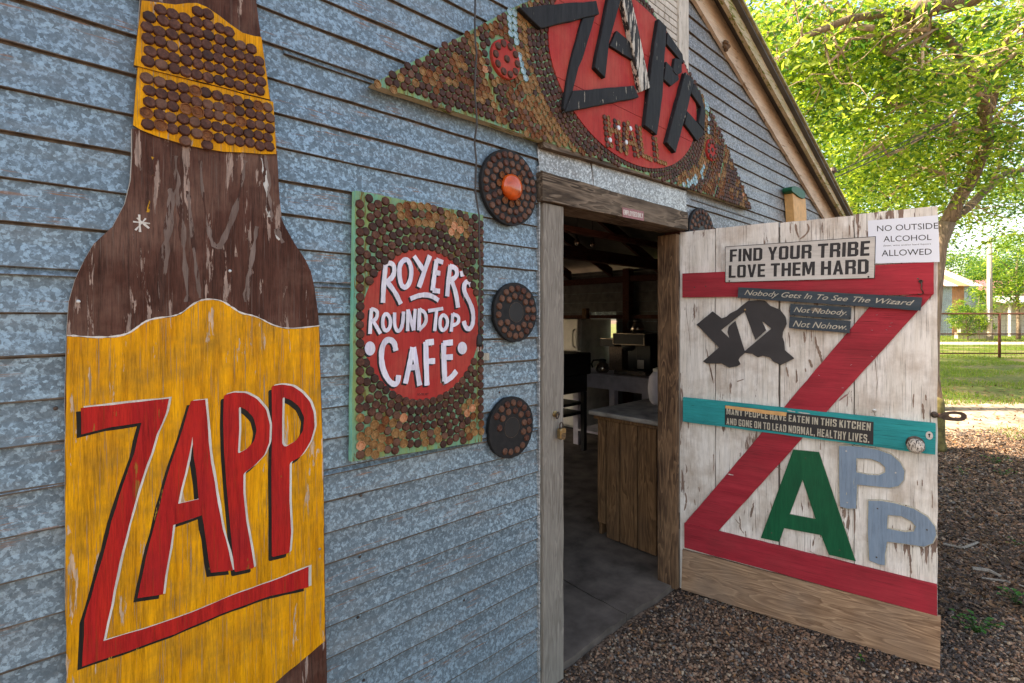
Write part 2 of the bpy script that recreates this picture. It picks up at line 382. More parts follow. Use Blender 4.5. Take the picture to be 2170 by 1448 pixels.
class Thing:
    """an Empty on a Plane at (u0,v0); its parts are built in the plane's own u,-h,v coordinates"""
    def __init__(s, name, pl, u0, v0, **kw):
        s.org = (u0, 0, v0); s.root = empty(name, pl.M @ Vector((u0, 0, v0)), pl.rz, **kw)
    def part(s, mb, name, mats, parent=None, **kw): return mb.build(name, mats, parent or s.root, s.org if parent is None else s.org, **kw)
def rough(c, step=.03, amp=.0015, closed=True):
    out = []; n = len(c)
    for i in range(n):
        a = c[i]; b = c[(i+1) % n]; L = math.hypot(b[0]-a[0], b[1]-a[1]); k = max(1, int(L/step))
        for j in range(k):
            t = j/k; m = 0 if j == 0 else amp
            out.append((a[0]+(b[0]-a[0])*t+random.uniform(-m, m), a[1]+(b[1]-a[1])*t+random.uniform(-m, m)))
    return out
def smoothc(c, it=2, closed=True):
    for _ in range(it):
        o = []; n = len(c)
        for i in range(n if closed else n-1):
            a = c[i]; b = c[(i+1) % n]
            o += [(.75*a[0]+.25*b[0], .75*a[1]+.25*b[1]), (.25*a[0]+.75*b[0], .25*a[1]+.75*b[1])]
        if not closed: o = [c[0]]+o+[c[-1]]
        c = o
    return c
def stroke(pts, wd, jit=.08):
    """outline polygon of a brush stroke along an open polyline; wd = width or list"""
    pts = smoothc(pts, 2, False) if len(pts) > 2 else [tuple((1-t)*a+t*b for a, b in zip(pts[0], pts[1])) for t in (0,.33,.66,1)]
    L = []; Rr = []; n = len(pts)
    for i, p in enumerate(pts):
        a = pts[max(0, i-1)]; b = pts[min(n-1, i+1)]; dx, dy = b[0]-a[0], b[1]-a[1]; l = math.hypot(dx, dy) or 1
        nx, ny = -dy/l, dx/l; h = wd/2*(1+random.uniform(-jit, jit))
        L.append((p[0]+nx*h, p[1]+ny*h)); Rr.append((p[0]-nx*h, p[1]-ny*h))
    return L + Rr[::-1]
def ellipse(cx, cy, rx, ry, n=40, a0=0): return [(cx+rx*math.cos(2*math.pi*k/n+a0), cy+ry*math.sin(2*math.pi*k/n+a0)) for k in range(n)]
def inside(p, c):
    x, y = p; r = False; j = len(c)-1
    for i in range(len(c)):
        if (c[i][1] > y) != (c[j][1] > y) and x < (c[j][0]-c[i][0])*(y-c[i][1])/(c[j][1]-c[i][1])+c[i][0]: r = not r
        j = i
    return r
def edge_dist(p, c):
    m = 1e9
    for i in range(len(c)):
        ax, ay = c[i]; bx, by = c[(i+1) % len(c)]; dx, dy = bx-ax, by-ay; l2 = dx*dx+dy*dy or 1e-12
        t = max(0, min(1, ((p[0]-ax)*dx+(p[1]-ay)*dy)/l2)); m = min(m, math.hypot(p[0]-ax-t*dx, p[1]-ay-t*dy))
    return m
def rotated(c): return c
FONT_CACHE = {}
def text_mesh(txt, bold=0.0, shear=0.0, space=1.0):
    cu = bpy.data.curves.new('t', 'FONT'); cu.body = txt; cu.offset = bold; cu.shear = shear; cu.space_character = space; cu.resolution_u = 3
    cu.fill_mode = 'FRONT'
    o = bpy.data.objects.new('t', cu); COL.objects.link(o)
    dg = bpy.context.evaluated_depsgraph_get(); dg.update()
    me = bpy.data.meshes.new_from_object(o.evaluated_get(dg)); bpy.data.objects.remove(o)
    vs = [v.co.copy() for v in me.vertices]; fs = [tuple(p.vertices) for p in me.polygons]; bpy.data.meshes.remove(me); bpy.data.curves.remove(cu)
    return vs, fs
def text_on(th, pl, quad_px, off, txt, mat, bold=0., shear=0., name='lettering', thick=.0004, space=1.0, parent=None):
    """lettering laid on a plane: the text's box is stretched to the quad TL,TR,BR,BL"""
    q = on(pl, quad_px, off); vs, fs = text_mesh(txt, bold, shear, space)
    x0 = min(v.x for v in vs); x1 = max(v.x for v in vs); y0 = min(v.y for v in vs); y1 = max(v.y for v in vs)
    out = []
    for v in vs:
        s_ = (v.x-x0)/(x1-x0); t = (y1-v.y)/(y1-y0)
        a = [q[0][i]*(1-s_)+q[1][i]*s_ for i in (0,1)]; b = [q[3][i]*(1-s_)+q[2][i]*s_ for i in (0,1)]
        out.append((a[0]*(1-t)+b[0]*t, -off, a[1]*(1-t)+b[1]*t))
    mb = MB(); mb.add(out, fs); o = th.part(mb, name, mat, parent)
    # the faces look at the viewer: flip if needed
    me = o.data
    if me.polygons and sum(p.normal.y*p.area for p in me.polygons) > 0: me.flip_normals()
    return o

BF = {
'A': (6, [(0,0),(2.1,10),(3.9,10),(6,0),(4.1,0),(3.7,2.2),(2.3,2.2),(1.9,0)], [(2.6,3.9),(3.4,3.9),(3,7)]),
'B': (6, [(0,0),(0,10),(4.6,10),(5.8,9),(5.8,6.3),(5,5.2),(6,4.2),(6,1),(4.8,0)], [(2,1.6),(4,1.6),(4,4.3),(2,4.3)], [(2,5.9),(3.8,5.9),(3.8,8.4),(2,8.4)]),
'C': (6, [(6,3.6),(6,1),(5,0),(1,0),(0,1),(0,9),(1,10),(5,10),(6,9),(6,6.4),(4,6.4),(4,8.4),(2,8.4),(2,1.6),(4,1.6),(4,3.6)]),
'D': (6, [(0,0),(0,10),(4.6,10),(6,8.6),(6,1.4),(4.6,0)], [(2,1.6),(3.9,1.6),(3.9,8.4),(2,8.4)]),
'E': (5, [(0,0),(0,10),(5,10),(5,8.3),(2,8.3),(2,5.9),(4.6,5.9),(4.6,4.2),(2,4.2),(2,1.7),(5,1.7),(5,0)]),
'F': (5, [(0,0),(0,10),(5,10),(5,8.3),(2,8.3),(2,5.8),(4.6,5.8),(4.6,4.1),(2,4.1),(2,0)]),
'G': (6, [(3.2,5.2),(6,5.2),(6,1),(5,0),(1,0),(0,1),(0,9),(1,10),(5,10),(6,9),(6,6.9),(4,6.9),(4,8.4),(2,8.4),(2,1.6),(4,1.6),(4,3.7),(3.2,3.7)]),
'H': (6, [(0,0),(0,10),(2,10),(2,5.9),(4,5.9),(4,10),(6,10),(6,0),(4,0),(4,4.2),(2,4.2),(2,0)]),
'I': (2, [(0,0),(0,10),(2,10),(2,0)]),
'K': (6, [(0,0),(0,10),(2,10),(2,6.4),(4,10),(6,10),(3.9,5.6),(6,0),(3.9,0),(2.6,3.9),(2,2.9),(2,0)]),
'L': (5, [(0,0),(0,10),(2,10),(2,1.7),(5,1.7),(5,0)]),
'M': (7.6, [(0,0),(0,10),(2.6,10),(3.8,4.6),(5,10),(7.6,10),(7.6,0),(5.8,0),(5.8,6.4),(4.5,.8),(3.1,.8),(1.8,6.4),(1.8,0)]),
'N': (6, [(0,0),(0,10),(2,10),(4.1,4.6),(4.1,10),(6,10),(6,0),(4.2,0),(1.9,5.6),(1.9,0)]),
'O': (6, [(1,0),(0,1),(0,9),(1,10),(5,10),(6,9),(6,1),(5,0)], [(2,1.6),(4,1.6),(4,8.4),(2,8.4)]),
'P': (6, [(0,0),(0,10),(5,10),(6,9),(6,4.8),(5,3.8),(2,3.8),(2,0)], [(2,5.4),(4,5.4),(4,8.4),(2,8.4)]),
'R': (6, [(0,0),(0,10),(5,10),(6,9),(6,5.6),(5.2,4.8),(6,3.8),(6,0),(4,0),(4,3.6),(3.6,4),(2,4),(2,0)], [(2,5.6),(4,5.6),(4,8.4),(2,8.4)]),
'S': (6, [(0,3.2),(0,1),(1,0),(5,0),(6,1),(6,4.6),(5,5.6),(2,6.6),(2,8.4),(4,8.4),(4,7),(6,7),(6,9),(5,10),(1,10),(0,9),(0,6.1),(1,5.1),(4,4.1),(4,1.6),(2,1.6),(2,3.2)]),
'T': (6, [(2,0),(2,8.3),(0,8.3),(0,10),(6,10),(6,8.3),(4,8.3),(4,0)]),
'U': (6, [(0,10),(2,10),(2,1.6),(4,1.6),(4,10),(6,10),(6,1),(5,0),(1,0),(0,1)]),
'V': (6, [(0,10),(2,10),(3,3.4),(4,10),(6,10),(4,0),(2,0)]),
'Y': (6, [(0,10),(2,10),(3,6.4),(4,10),(6,10),(4,4.2),(4,0),(2,0),(2,4.2)]),
'.': (2, [(0,0),(0,2),(2,2),(2,0)]), ',': (2, [(0,0),(0,2),(2,2),(2,0),(1,-1.6),(.4,-1.6),(.9,0)])}
def block_text(th, pl, quad_px, off, txt, mat, name='lettering', gap=1.0, space=2.6):
    q = on(pl, quad_px, off); x = 0; items = []
    for ch in txt:
        if ch == ' ': x += space; continue
        items.append((x, BF[ch])); x += BF[ch][0]+gap
    W = x-gap; mb = MB()
    def mp(p, x0):
        s_ = (p[0]+x0)/W; t = 1-p[1]/10
        a = [q[0][i]*(1-s_)+q[1][i]*s_ for i in (0,1)]; b = [q[3][i]*(1-s_)+q[2][i]*s_ for i in (0,1)]
        return (a[0]*(1-t)+b[0]*t, a[1]*(1-t)+b[1]*t)
    for x0, g in items: mb.prism([[mp(p, x0) for p in c] for c in g[1:]], off-.0003, off)
    return th.part(mb, name, mat)

# ---------------------------------------------------------------- bottle caps
def cap_geo(kind):
    mb = MB(); n = 14; r = .0150
    if kind == 'up':      # crown facing out
        pr = [(r, .0), (r*.97, .0018), (r*.84, .0052), (r*.72, .0062), (r*.40, .0060)]
    elif kind == 'in':    # turned over, liner and nail showing
        pr = [(r*.80, .0), (r*.95, .003), (r, .0060), (r*.86, .0060), (r*.80, .0028), (r*.45, .0026), (r*.40, .0036), (r*.22, .0036)]
    vs = []
    for j, (rr, h) in enumerate(pr):
        for k in range(n):
            t = 2*math.pi*k/n; q = rr*(1+(.035 if k % 2 else -.035)*(1 if (kind == 'up' and j < 2) or (kind == 'in' and j in (1,2)) else 0))
            vs.append((q*math.cos(t), -h, q*math.sin(t)))
    fs = []
    for i in range(len(pr)-1):
        for k in range(n):
            k2 = (k+1) % n; fs.append((i*n+k, i*n+k2, (i+1)*n+k2, (i+1)*n+k))
    fs.append(tuple(range((len(pr)-1)*n, len(pr)*n)))
    return vs, fs
CAPG = {k: cap_geo(k) for k in ('up', 'in')}
CAPM = {}
def cap_mesh(mat):
    if mat not in CAPM:
        vs, fs = CAPG['in' if mat in ('cap_gold', 'cap_blue', 'cap_copper', 'cap_rust') else 'up']
        me = bpy.data.meshes.new('bottle_cap_'+mat); me.from_pydata(vs, [], fs); me.materials.append(M[mat]); me.update()
        CAPM[mat] = me
    return CAPM[mat]
def put_caps(th, caps, h, near=None, limit=300):
    """caps: list of (u,v,mat,scale). The nearest 'limit' are parts, the rest one stuff part"""
    if near is not None: caps = sorted(caps, key=lambda c: math.hypot(c[0]-near[0], c[1]-near[1]))
    for (u, v, m, s_) in caps[:limit]:
        o = bpy.data.objects.new('bottle_cap', cap_mesh(m)); COL.objects.link(o); o.parent = th.root
        o.location = (u-th.org[0], -h, v-th.org[2]); o.scale = (s_, random.uniform(.85, 1.15), s_*random.uniform(.96, 1.04))
        o.rotation_euler = (random.uniform(-.09,.09), random.uniform(0, 6.28), random.uniform(-.09,.09))
    rest = caps[limit:]
    if rest:
        mats = sorted({c[2] for c in rest}); mb = MB()
        for (u, v, m, s_) in rest:
            vs, fs = CAPG['in' if m in ('cap_gold', 'cap_blue', 'cap_copper', 'cap_rust') else 'up']
            a = random.uniform(0, 6.28); ca, sa = math.cos(a)*s_, math.sin(a)*s_; tx, tz = random.uniform(-.09,.09), random.uniform(-.09,.09)
            mb.add([(u+x*ca-z*sa, -h+y+x*tx+z*tz, v+x*sa+z*ca) for x, y, z in vs], fs, mats.index(m))
        tag(th.part(mb, 'bottle_cap_mosaic', mats), kind='stuff')
def dark(): return random.choice(['cap_dark', 'cap_dark', 'cap_dark2', 'cap_dark', 'cap_dark2'])
# ================================================================ THE BUILDING
hall = empty('metal_sided_hall', (0,0,0), label='old gabled hall clad in grey-blue galvanised tin siding with an open plank door', cat='building')
PITCH = .0903; Z0 = 1.536
def rake_x(z): return 2.837+(3.389-z)/.398
def course(x0, x1, z, top, h=.0120, mat='galv', name='siding_course', jit=.0018):
    n = max(2, int((x1-x0)/.09)); vs = []; fs = []; ph = random.uniform(0, 6)
    for i in range(n+1):
        x = x0+(x1-x0)*i/n; w_ = jit*math.sin(x*4+ph)+random.uniform(-jit, jit)*.5; hh = h+random.uniform(-.0015, .0015)
        vs += [(x, .004, z+w_+.001), (x, -hh, z+w_), (x, -hh-.0004, z+(.0034 if z < 1.50 else .0016)+w_), (x, -.0050-(hh-h)*.5, z+(top-z)*.55), (x, -.003, top-.004), (x, -.001, top+.004)]
    for i in range(n):
        for k in range(5): a = i*6+k; fs.append((a, a+6, a+7, a+1))
    if x0 > 2.6: mat = 'galv_dull'
    mb = MB(); mb.add(vs, fs); mb.mi = [1 if i % 5 in (0, 1, 4) else 0 for i in range(len(fs))]; o = mb.build(name, [mat, 'lap_dirt_shade'], hall)  # lip and tucked edge take the painted dirt and shadow line
    me = o.data
    if sum(p.normal.y*p.area for p in me.polygons) > 0: me.flip_normals()
    return o
SPL = .33                                        # upright joint of the sheets, behind the tall bottle sign
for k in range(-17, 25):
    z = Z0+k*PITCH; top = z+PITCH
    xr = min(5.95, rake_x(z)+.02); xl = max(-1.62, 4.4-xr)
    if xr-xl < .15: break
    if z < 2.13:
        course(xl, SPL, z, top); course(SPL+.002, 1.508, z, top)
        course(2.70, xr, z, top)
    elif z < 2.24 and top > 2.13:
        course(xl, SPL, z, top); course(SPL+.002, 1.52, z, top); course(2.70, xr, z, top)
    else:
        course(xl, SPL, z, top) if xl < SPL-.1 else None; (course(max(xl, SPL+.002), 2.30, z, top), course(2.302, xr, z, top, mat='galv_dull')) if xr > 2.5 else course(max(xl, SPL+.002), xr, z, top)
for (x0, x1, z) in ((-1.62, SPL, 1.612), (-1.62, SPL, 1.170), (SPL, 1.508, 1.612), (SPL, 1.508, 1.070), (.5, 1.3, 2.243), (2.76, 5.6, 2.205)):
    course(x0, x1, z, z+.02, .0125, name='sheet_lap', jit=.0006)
# folded edge strip beside the left jamb, wall core behind the tin
mb = MB(); mb.box(1.4925, 1.4975, -.019, .0, .03, 2.14); mb.build('edge_strip', 'flashing', hall)
mb = MB(); mb.box(1.499, 1.507, -.012, .0, .03, 2.14); mb.build('caulk_line', 'offwhite', hall)
core = [(-1.62,-.05), (-1.62, 2.12), (2.2, 3.62), (6.0, 2.12), (6.0,-.05)]
mb = MB(); mb.prism([[(-1.62,-.05), (-1.62,2.12), (2.2,3.62), (6.0,2.12), (6.0,-.05), (2.66,-.05), (2.66,2.06), (1.58,2.06), (1.58,-.05)]], -.10, -.006); mb.build('wall_core', 'dark_wood', hall)

# rake: frieze board, mossy barge board, roof
def line_pts(p, q, off): return on(WALL, [p, q], off)
def at_x(l, x): (a, b) = l; return (x, a[1]+(b[1]-a[1])*(x-a[0])/(b[0]-a[0]))
fi = line_pts((1472,0), (1745,460), .03); fo = line_pts((1529,0), (1783,457), .03); bi = line_pts((1533,0), (1784,452), .12); ro = line_pts((1550,0), (1787,446), .12)
PK = 2.13
def mirror(c): return [(2*PK-x, z) for x, z in c][::-1]
fr = [at_x(fi, PK)] + [at_x(fi, x) for x in (2.8, 3.6, 4.4, 5.3)] + [at_x(fi, 5.32), at_x(fo, 5.95)] + [at_x(fo, x) for x in (5, 4, 3)] + [at_x(fo, PK)]
fr2 = rough(fr, .06, .003)
for c in (fr2, mirror(fr2)): mb = MB(); mb.prism([c], .012, .032); mb.build('rake_board', 'rake', hall)
ba = [at_x(bi, PK), at_x(bi, 6.02), at_x(ro, 6.10), at_x(ro, PK)]
for c in (ba, mirror(ba)):
    mb = MB(); mb.prism([rough(c, .1, .002)], .095, .12); mb.build('barge_board', 'moss', hall)
so_ = [(x, z-.004) for x, z in (at_x(fo, PK), at_x(fo, 6.0))]
for sgn in (1, -1):                        # soffit strip between frieze and barge
    c = [at_x(fo, PK), at_x(fo, 6.0), (6.0, at_x(fo, 6.0)[1]+.012), (PK, at_x(fo, PK)[1]+.012)]
    if sgn < 0: c = mirror(c)
    mb = MB(); mb.prism([c], .0, .0945); mb.build('soffit_strip', 'offwhite', hall)
RZ = lambda x: at_x(ro, x)[1]
for sgn in (1, -1):
    c = [(PK, RZ(PK)+.002), (6.22, RZ(6.22)+.002), (6.22, RZ(6.22)+.022), (PK, RZ(PK)+.022)]
    if sgn < 0: c = mirror(c)
    mb = MB(); mb.prism([c], -6.6, .150); mb.build('roof', 'roof', hall)
    c = [(x, z+.0225) for x, z in ([(PK, RZ(PK)), (6.2, RZ(6.2)), (6.2, RZ(6.2)+.014), (PK, RZ(PK)+.014)])]
    if sgn < 0: c = mirror(c)
    mb = MB(); mb.prism([rough(c, .12, .002)], -.3, .165); mb.build('roof_edge', 'shingle', hall)
# white vent behind the sign top: upright board and ribbed panel
cb = on(WALL, [(1438,0), (1458,0)], .03)
mb = MB(); mb.prism([rough([(cb[0][0], 2.70), (cb[1][0], 2.70), (cb[1][0], 3.42), (cb[0][0], 3.42)], .05, .002)], .012, .034); mb.build('vent_stile', 'offwhite', hall)
for i in range(16):
    z = 2.86+i*.036; mb = MB(); mb.box(1.70, cb[0][0]-.002, -.024, -.012, z, z+.030); mb.build('vent_slat', 'offwhite', hall)

# door frame
jl = on(WALL, [(1152,430), (1195,1405)], .03)
mb = MB(); mb.prism([rough([(jl[0][0], .01), (jl[1][0], .01), (jl[1][0], 1.992), (jl[0][0], 1.992)], .12, .0025)], -.11, .03); JL = mb.build('door_jamb', 'jamb', hall, bevel=.003)
mb = MB(); mb.prism([rough([(2.598, .02), (2.632, .02), (2.632, 1.992), (2.598, 1.992)], .12, .0015)], -.11, .006); mb.build('door_jamb', 'jamb_brown', hall, bevel=.003)
mb = MB(); mb.box(2.634, 2.72, -.0045, .11, .02, 1.992); mb.build('jamb_trim', 'jamb', hall, bevel=.002)
ln = on(WALL, [(1150,362), (1458,450), (1458,490), (1150,432)], .045)
mb = MB(); mb.prism([rough([(ln[3][0], 1.994), (ln[2][0], 2.014), (ln[1][0], 2.112), (ln[0][0], 2.112)], .09, .003)], -.11, .045); mb.build('door_lintel', 'lintel', hall, bevel=.004)
fl = on(WALL, [(1140,310), (1252,345), (1265,398), (1146,360)], .02); fl2 = on(WALL, [(1256,346), (1456,405), (1456,452), (1262,402)], .024)
mb = MB(); mb.prism([fl[::-1]], .0125, .016); mb.build('door_flashing', 'flashing', hall)
mb = MB(); mb.prism([fl2[::-1]], .0165, .020); mb.build('door_flashing', 'flashing', hall)
lb = on(WALL, [(1150,297), (1460,388), (1460,402), (1150,312)], .04)
mb = MB(); mb.prism([rough([lb[3], lb[2], lb[1], lb[0]], .08, .002)], .012, .045); mb.build('ledge_board', 'lintel', hall)

for (px, py) in ((766,1051), (764,1181), (760,1310), (985,1273), (1062,861), (830,300), (118,866), (772,1443), (762,598), (345,30), (845,366), (1060,832), (95,1008)):
    u, v = on(WALL, [(px, py)], .010)[0]; mb = MB(); mb.lathe([(.0045,0), (.004,.0015), (.002,.002)], (u, -.006, v), (0,-1,0), 8); mb.build('nail_head', 'steel', hall)
c = on(WALL, [(1024,748), (1037,749), (1037,764), (1024,763)], .0155); mb = MB(); mb.prism([c[::-1]], .012, .0155); mb.build('tape_patch', 'slate_text', hall)
u, v = on(WALL, [(1537,98)], .04)[0]; mb = MB()
for k in range(9): mb.lathe([(.004,0), (.012,.006), (.014,.016), (.008,.026)], (u+random.uniform(-.03,.03), -.034, v+random.uniform(-.02,.02)), (random.uniform(-.4,.4),-1,random.uniform(-.6,.2)), 7)
tag(mb.build('wasp_nest', 'litter_a'), 'small brown wasp nest stuck on the tan rake board', 'wasp nest')
# ---------------------------------------------------------------- the door: backing > planks, braces, ironware
seams = [on(DOOR, [(x, 675)])[0][0] for x in (1441, 1516, 1652.5, 1810, 1988)]
topl = on(DOOR, [(1439,493), (1983,439)]); ztop = lambda u: topl[0][1]+(topl[1][1]-topl[0][1])*(u-topl[0][0])/(topl[1][0]-topl[0][0])
mb = MB(); mb.prism([[(seams[0]+.004, .02), (seams[4]-.004, .02), (seams[4]-.004, ztop(seams[4])-.02), (seams[0]+.004, ztop(seams[0])-.02)]], -.030, -.022)
door = mb.build('door', 'jamb', hall); door.location = DOOR.o; door.rotation_euler = (0, 0, DOOR.rz)
door['label'] = 'open white plank door with a red Z brace'
def dpart(mb, name, mat, **kw): return mb.build(name, mat, door, **kw)
for i in range(4):
    a, b = seams[i]+(.0022 if i else 0), seams[i+1]-.0018; b = b-.0045 if i == 1 else b
    mb = MB(); mb.prism([rough([(a, .015), (b, .015), (b, ztop(b)+(0, .003, -.002, .004)[i]), (a, ztop(a)+(0, .003, -.002, .004)[i])], .05, .0012)], -.022, random.uniform(-.0015, .0)); dpart(mb, 'door_plank', 'white', bevel=.0025)
def board(px, h, name, mat, off=None, st=.06, amp=.0012):
    c = on(DOOR, px, h); mb = MB(); mb.prism([rough(c[::-1], st, amp)], .0006, h); return dpart(mb, name, mat, bevel=.002)
board([(1446,580), (1979,556), (1979,624), (1446,630.5)], .016, 'brace_board', 'red_x')
board([(1858,632), (1979,622), (1522,1126), (1451,1109)], .011, 'brace_board', 'red_x')
board([(1450,1109), (1986,1241), (1986,1306), (1450,1161)], .017, 'brace_board', 'red_x')
board([(1447,842.5), (1983,898), (1982,964), (1447,893.6)], .021, 'cross_board', 'teal')
board([(1446,1165), (1994,1308), (1992,1420), (1443.6,1249)], .018, 'kick_board', 'kick', st=.08, amp=.002)
# knob, keyhole plate, hasp, hook, loose bolt
u, v = on(DOOR, D2([(1760,545)]), .022)[0]
mb = MB(); mb.lathe([(.034,0), (.034,.003), (.028,.006), (.012,.008), (.012,.026)], (u, -.0215, v), (0,-1,0), 24); dpart(mb, 'knob_rose', 'steel', smooth=False)
mb = MB(); mb.lathe([(.010,.024), (.022,.030), (.030,.040), (.032,.050), (.029,.060), (.020,.068), (.008,.071)], (u, -.0215, v), (0,-1,0), 28); dpart(mb, 'door_knob', 'knob', smooth=True)
u, v = on(DOOR, D2([(1862,485)]), .022)[0]
mb = MB(); mb.prism([ellipse(u, v, .0125, .0175, 20)], .0215, .0235); kp = dpart(mb, 'keyhole_plate', 'sign_cream')
mb = MB(); mb.prism([ellipse(u, v+.004, .0040, .0045, 12)], .0236, .0240); dpart(mb, 'keyhole', 'black')
mb = MB(); mb.prism([[(u-.002, v-.008), (u+.002, v-.008), (u+.0015, v+.002), (u-.0015, v+.002)]], .0236, .0239); dpart(mb, 'keyhole', 'black')
u, v = on(DOOR, D2([(1900,337)]), .008)[0]
mb = MB(); mb.lathe([(.014,0), (.014,.004), (.009,.006), (.009,.014), (.006,.016)], (u, -.0005, v), (0,-1,0), 14); dpart(mb, 'hasp_bolt', 'steel')
hs = on(DOOR, D2([(1925,345), (1960,318), (2040,312), (2110,318), (2140,348), (2110,382), (2040,382), (1960,372)]), .006)
hh = on(DOOR, D2([(1998,338), (2020,330), (2085,334), (2092,348), (2082,358), (2015,356)]), .006)
mb = MB(); mb.prism([smoothc(hs[::-1], 1), smoothc(hh, 1)], .004, .008); dpart(mb, 'hasp', 'steel')
hk = on(DOOR, D1([(1800,565), (1808,590), (1803,615), (1815,635), (1822,648), (1800,658), (1780,655)]), .02)
mb = MB(); mb.tube([(p[0], -.020-.004*math.sin(i), p[1]) for i, p in enumerate(hk)], .0022, 6); mb.lathe([(.0075,0), (.008,.003), (.0045,.003), (.004,0)], (hk[0][0], -.018, hk[0][1]), (0,-1,0), 12); dpart(mb, 'hook', 'steel', smooth=True)
u, v = on(DOOR, D2([(1468,307)]), .0)[0]
mb = MB(); mb.lathe([(.0085,0), (.0085,.002), (.004,.003), (.0035,.006)], (u, -.0005, v), (0,-1,0), 12); dpart(mb, 'bolt', 'silver')
for (x, y) in D1([(175,607), (255,600), (1780,545)]) + D3([(150,510), (565,465), (565,615), (1080,640), (1370,680), (1240,850), (1855,785), (1850,1015), (360,610), (225,490), (1130,790)]):
    u, v = on(DOOR, [(x, y)], .018)[0]; mb = MB(); mb.lathe([(.0036,0), (.0034,.0012), (.002,.0015)], (u, -.0165, v), (0,-1,0), 8); dpart(mb, 'nail_head', 'steel')
for (x, y, a) in [(1885,916,0), (1500,1150,0)]: pass
for (x, y) in D1([(1450,915), (1555,912), (1580,888), (1590,863), (1485,805), (1450,1103), (1855,925), (1300,1165), (1240,1330), (1070,1240), (1625,410)]):
    u, v = on(DOOR, [(x, y)], .013)[0]; a = random.uniform(-.5, .5); mb = MB(); mb.tube([(u-.004*math.cos(a), -.0135, v-.004*math.sin(a)), (u+.004*math.cos(a), -.0135, v+.004*math.sin(a))], .0007, 4); dpart(mb, 'staple', 'silver')
def chip(px, wd, mat='bare', h=.0006):
    c = on(DOOR, px, 0); ws = [wd*random.uniform(.35, 1.2) for _ in range(60)]; pts = smoothc(c, 2, False); n = len(pts); L = []; Q = []
    for i, p in enumerate(pts):
        a, d = pts[max(0, i-1)], pts[min(n-1, i+1)]; l = math.hypot(d[0]-a[0], d[1]-a[1]) or 1; t = i/(n-1); k = wd*.5*math.sin(math.pi*min(.97, max(.03, t)))**.6*random.uniform(.55, 1.25)
        L.append((p[0]-(d[1]-a[1])/l*k, p[1]+(d[0]-a[0])/l*k)); Q.append((p[0]+(d[1]-a[1])/l*k*.8, p[1]-(d[0]-a[0])/l*k*.8))
    mb = MB(); mb.prism([L+Q[::-1]], h-.0007, h); dpart(mb, 'paint_chip', mat)
for pts, w_ in (([(262,1050), (272,1110), (285,1180), (300,1240), (312,1300)], .009), ([(1040,955), (1050,1020), (1070,1070), (1085,1120), (1092,1160)], .014), ([(960,925), (966,965), (968,1005)], .012), ([(905,1195), (910,1240), (915,1285)], .007), ([(998,1125), (1008,1150), (1020,1185)], .012), ([(850,930), (858,980), (860,1040)], .006), ([(900,150), (905,200), (925,250)], .012), ([(985,150), (1000,190), (975,230), (930,262)], .010), ([(870,140), (862,180), (866,220)], .005), ([(1095,140), (1090,180), (1096,215)], .006), ([(1285,150), (1290,200), (1286,235)], .005), ([(785,870), (795,960), (792,1060)], .005), ([(118,770), (125,860), (140,960), (148,1100)], .003), ([(1475,1130), (1480,1210), (1490,1290), (1485,1350)], .003), ([(480,1285), (510,1275), (530,1268)], .006), ([(835,1180), (842,1220), (850,1250)], .009)):
    chip(D1(pts), w_)
for pts, w_ in (([(108,895), (118,940), (112,990), (100,1025)], .011), ([(112,690), (122,730), (112,765)], .008), ([(175,945), (180,985)], .006), ([(205,855), (212,890)], .005), ([(495,1060), (505,1110), (500,1150), (530,1190)], .008), ([(470,1085), (485,1110), (510,1130)], .005), ([(540,1170), (545,1215)], .006), ([(1812,255), (1818,310), (1822,370)], .010), ([(1752,185), (1745,230), (1748,285)], .006), ([(1835,190), (1838,235)], .006), ([(1880,880), (1885,940), (1882,1010)], .005), ([(1775,805), (1778,845)], .004), ([(1810,800), (1812,850)], .004), ([(1325,1000), (1328,1100), (1322,1200)], .006), ([(720,960), (732,1010), (722,1060)], .005), ([(310,620), (316,680), (312,740)], .006), ([(905,20), (910,70), (905,110)], .007), ([(970,0), (975,30)], .006), ([(290,0), (298,50), (310,100)], .009), ([(430,140), (438,190)], .004), ([(745,710), (775,715), (800,730)], .004), ([(1080,540), (1078,590)], .006)):
    chip(D2(pts), w_)
for pts, w_, m, hh_ in (([(415,757), (440,764), (460,766)], .006, 'sign_cream', .0116), ([(845,300), (880,308), (905,312)], .006, 'sign_cream', .0216), ([(920,312), (960,320), (1010,325)], .006, 'sign_cream', .0216), ([(1215,235), (1240,215), (1275,190)], .009, 'pink', .0007), ([(1000,1040+265), (1040,1325), (1090,1345)], .003, 'bare', .0176)):
    chip(D2(pts), w_, m, hh_)
# strap hinges hidden behind the door tie it to the jamb
for z in (.35, 1.7):
    mb = MB(); mb.tube([(-.006, -.012, z), (-.006, -.012, z+.09)], .007, 8); dpart(mb, 'hinge', 'steel')

# ================================================================ INSIDE
def struct(mb, name, mat, **kw): return tag(mb.build(name, mat, None, **kw), kind='structure')
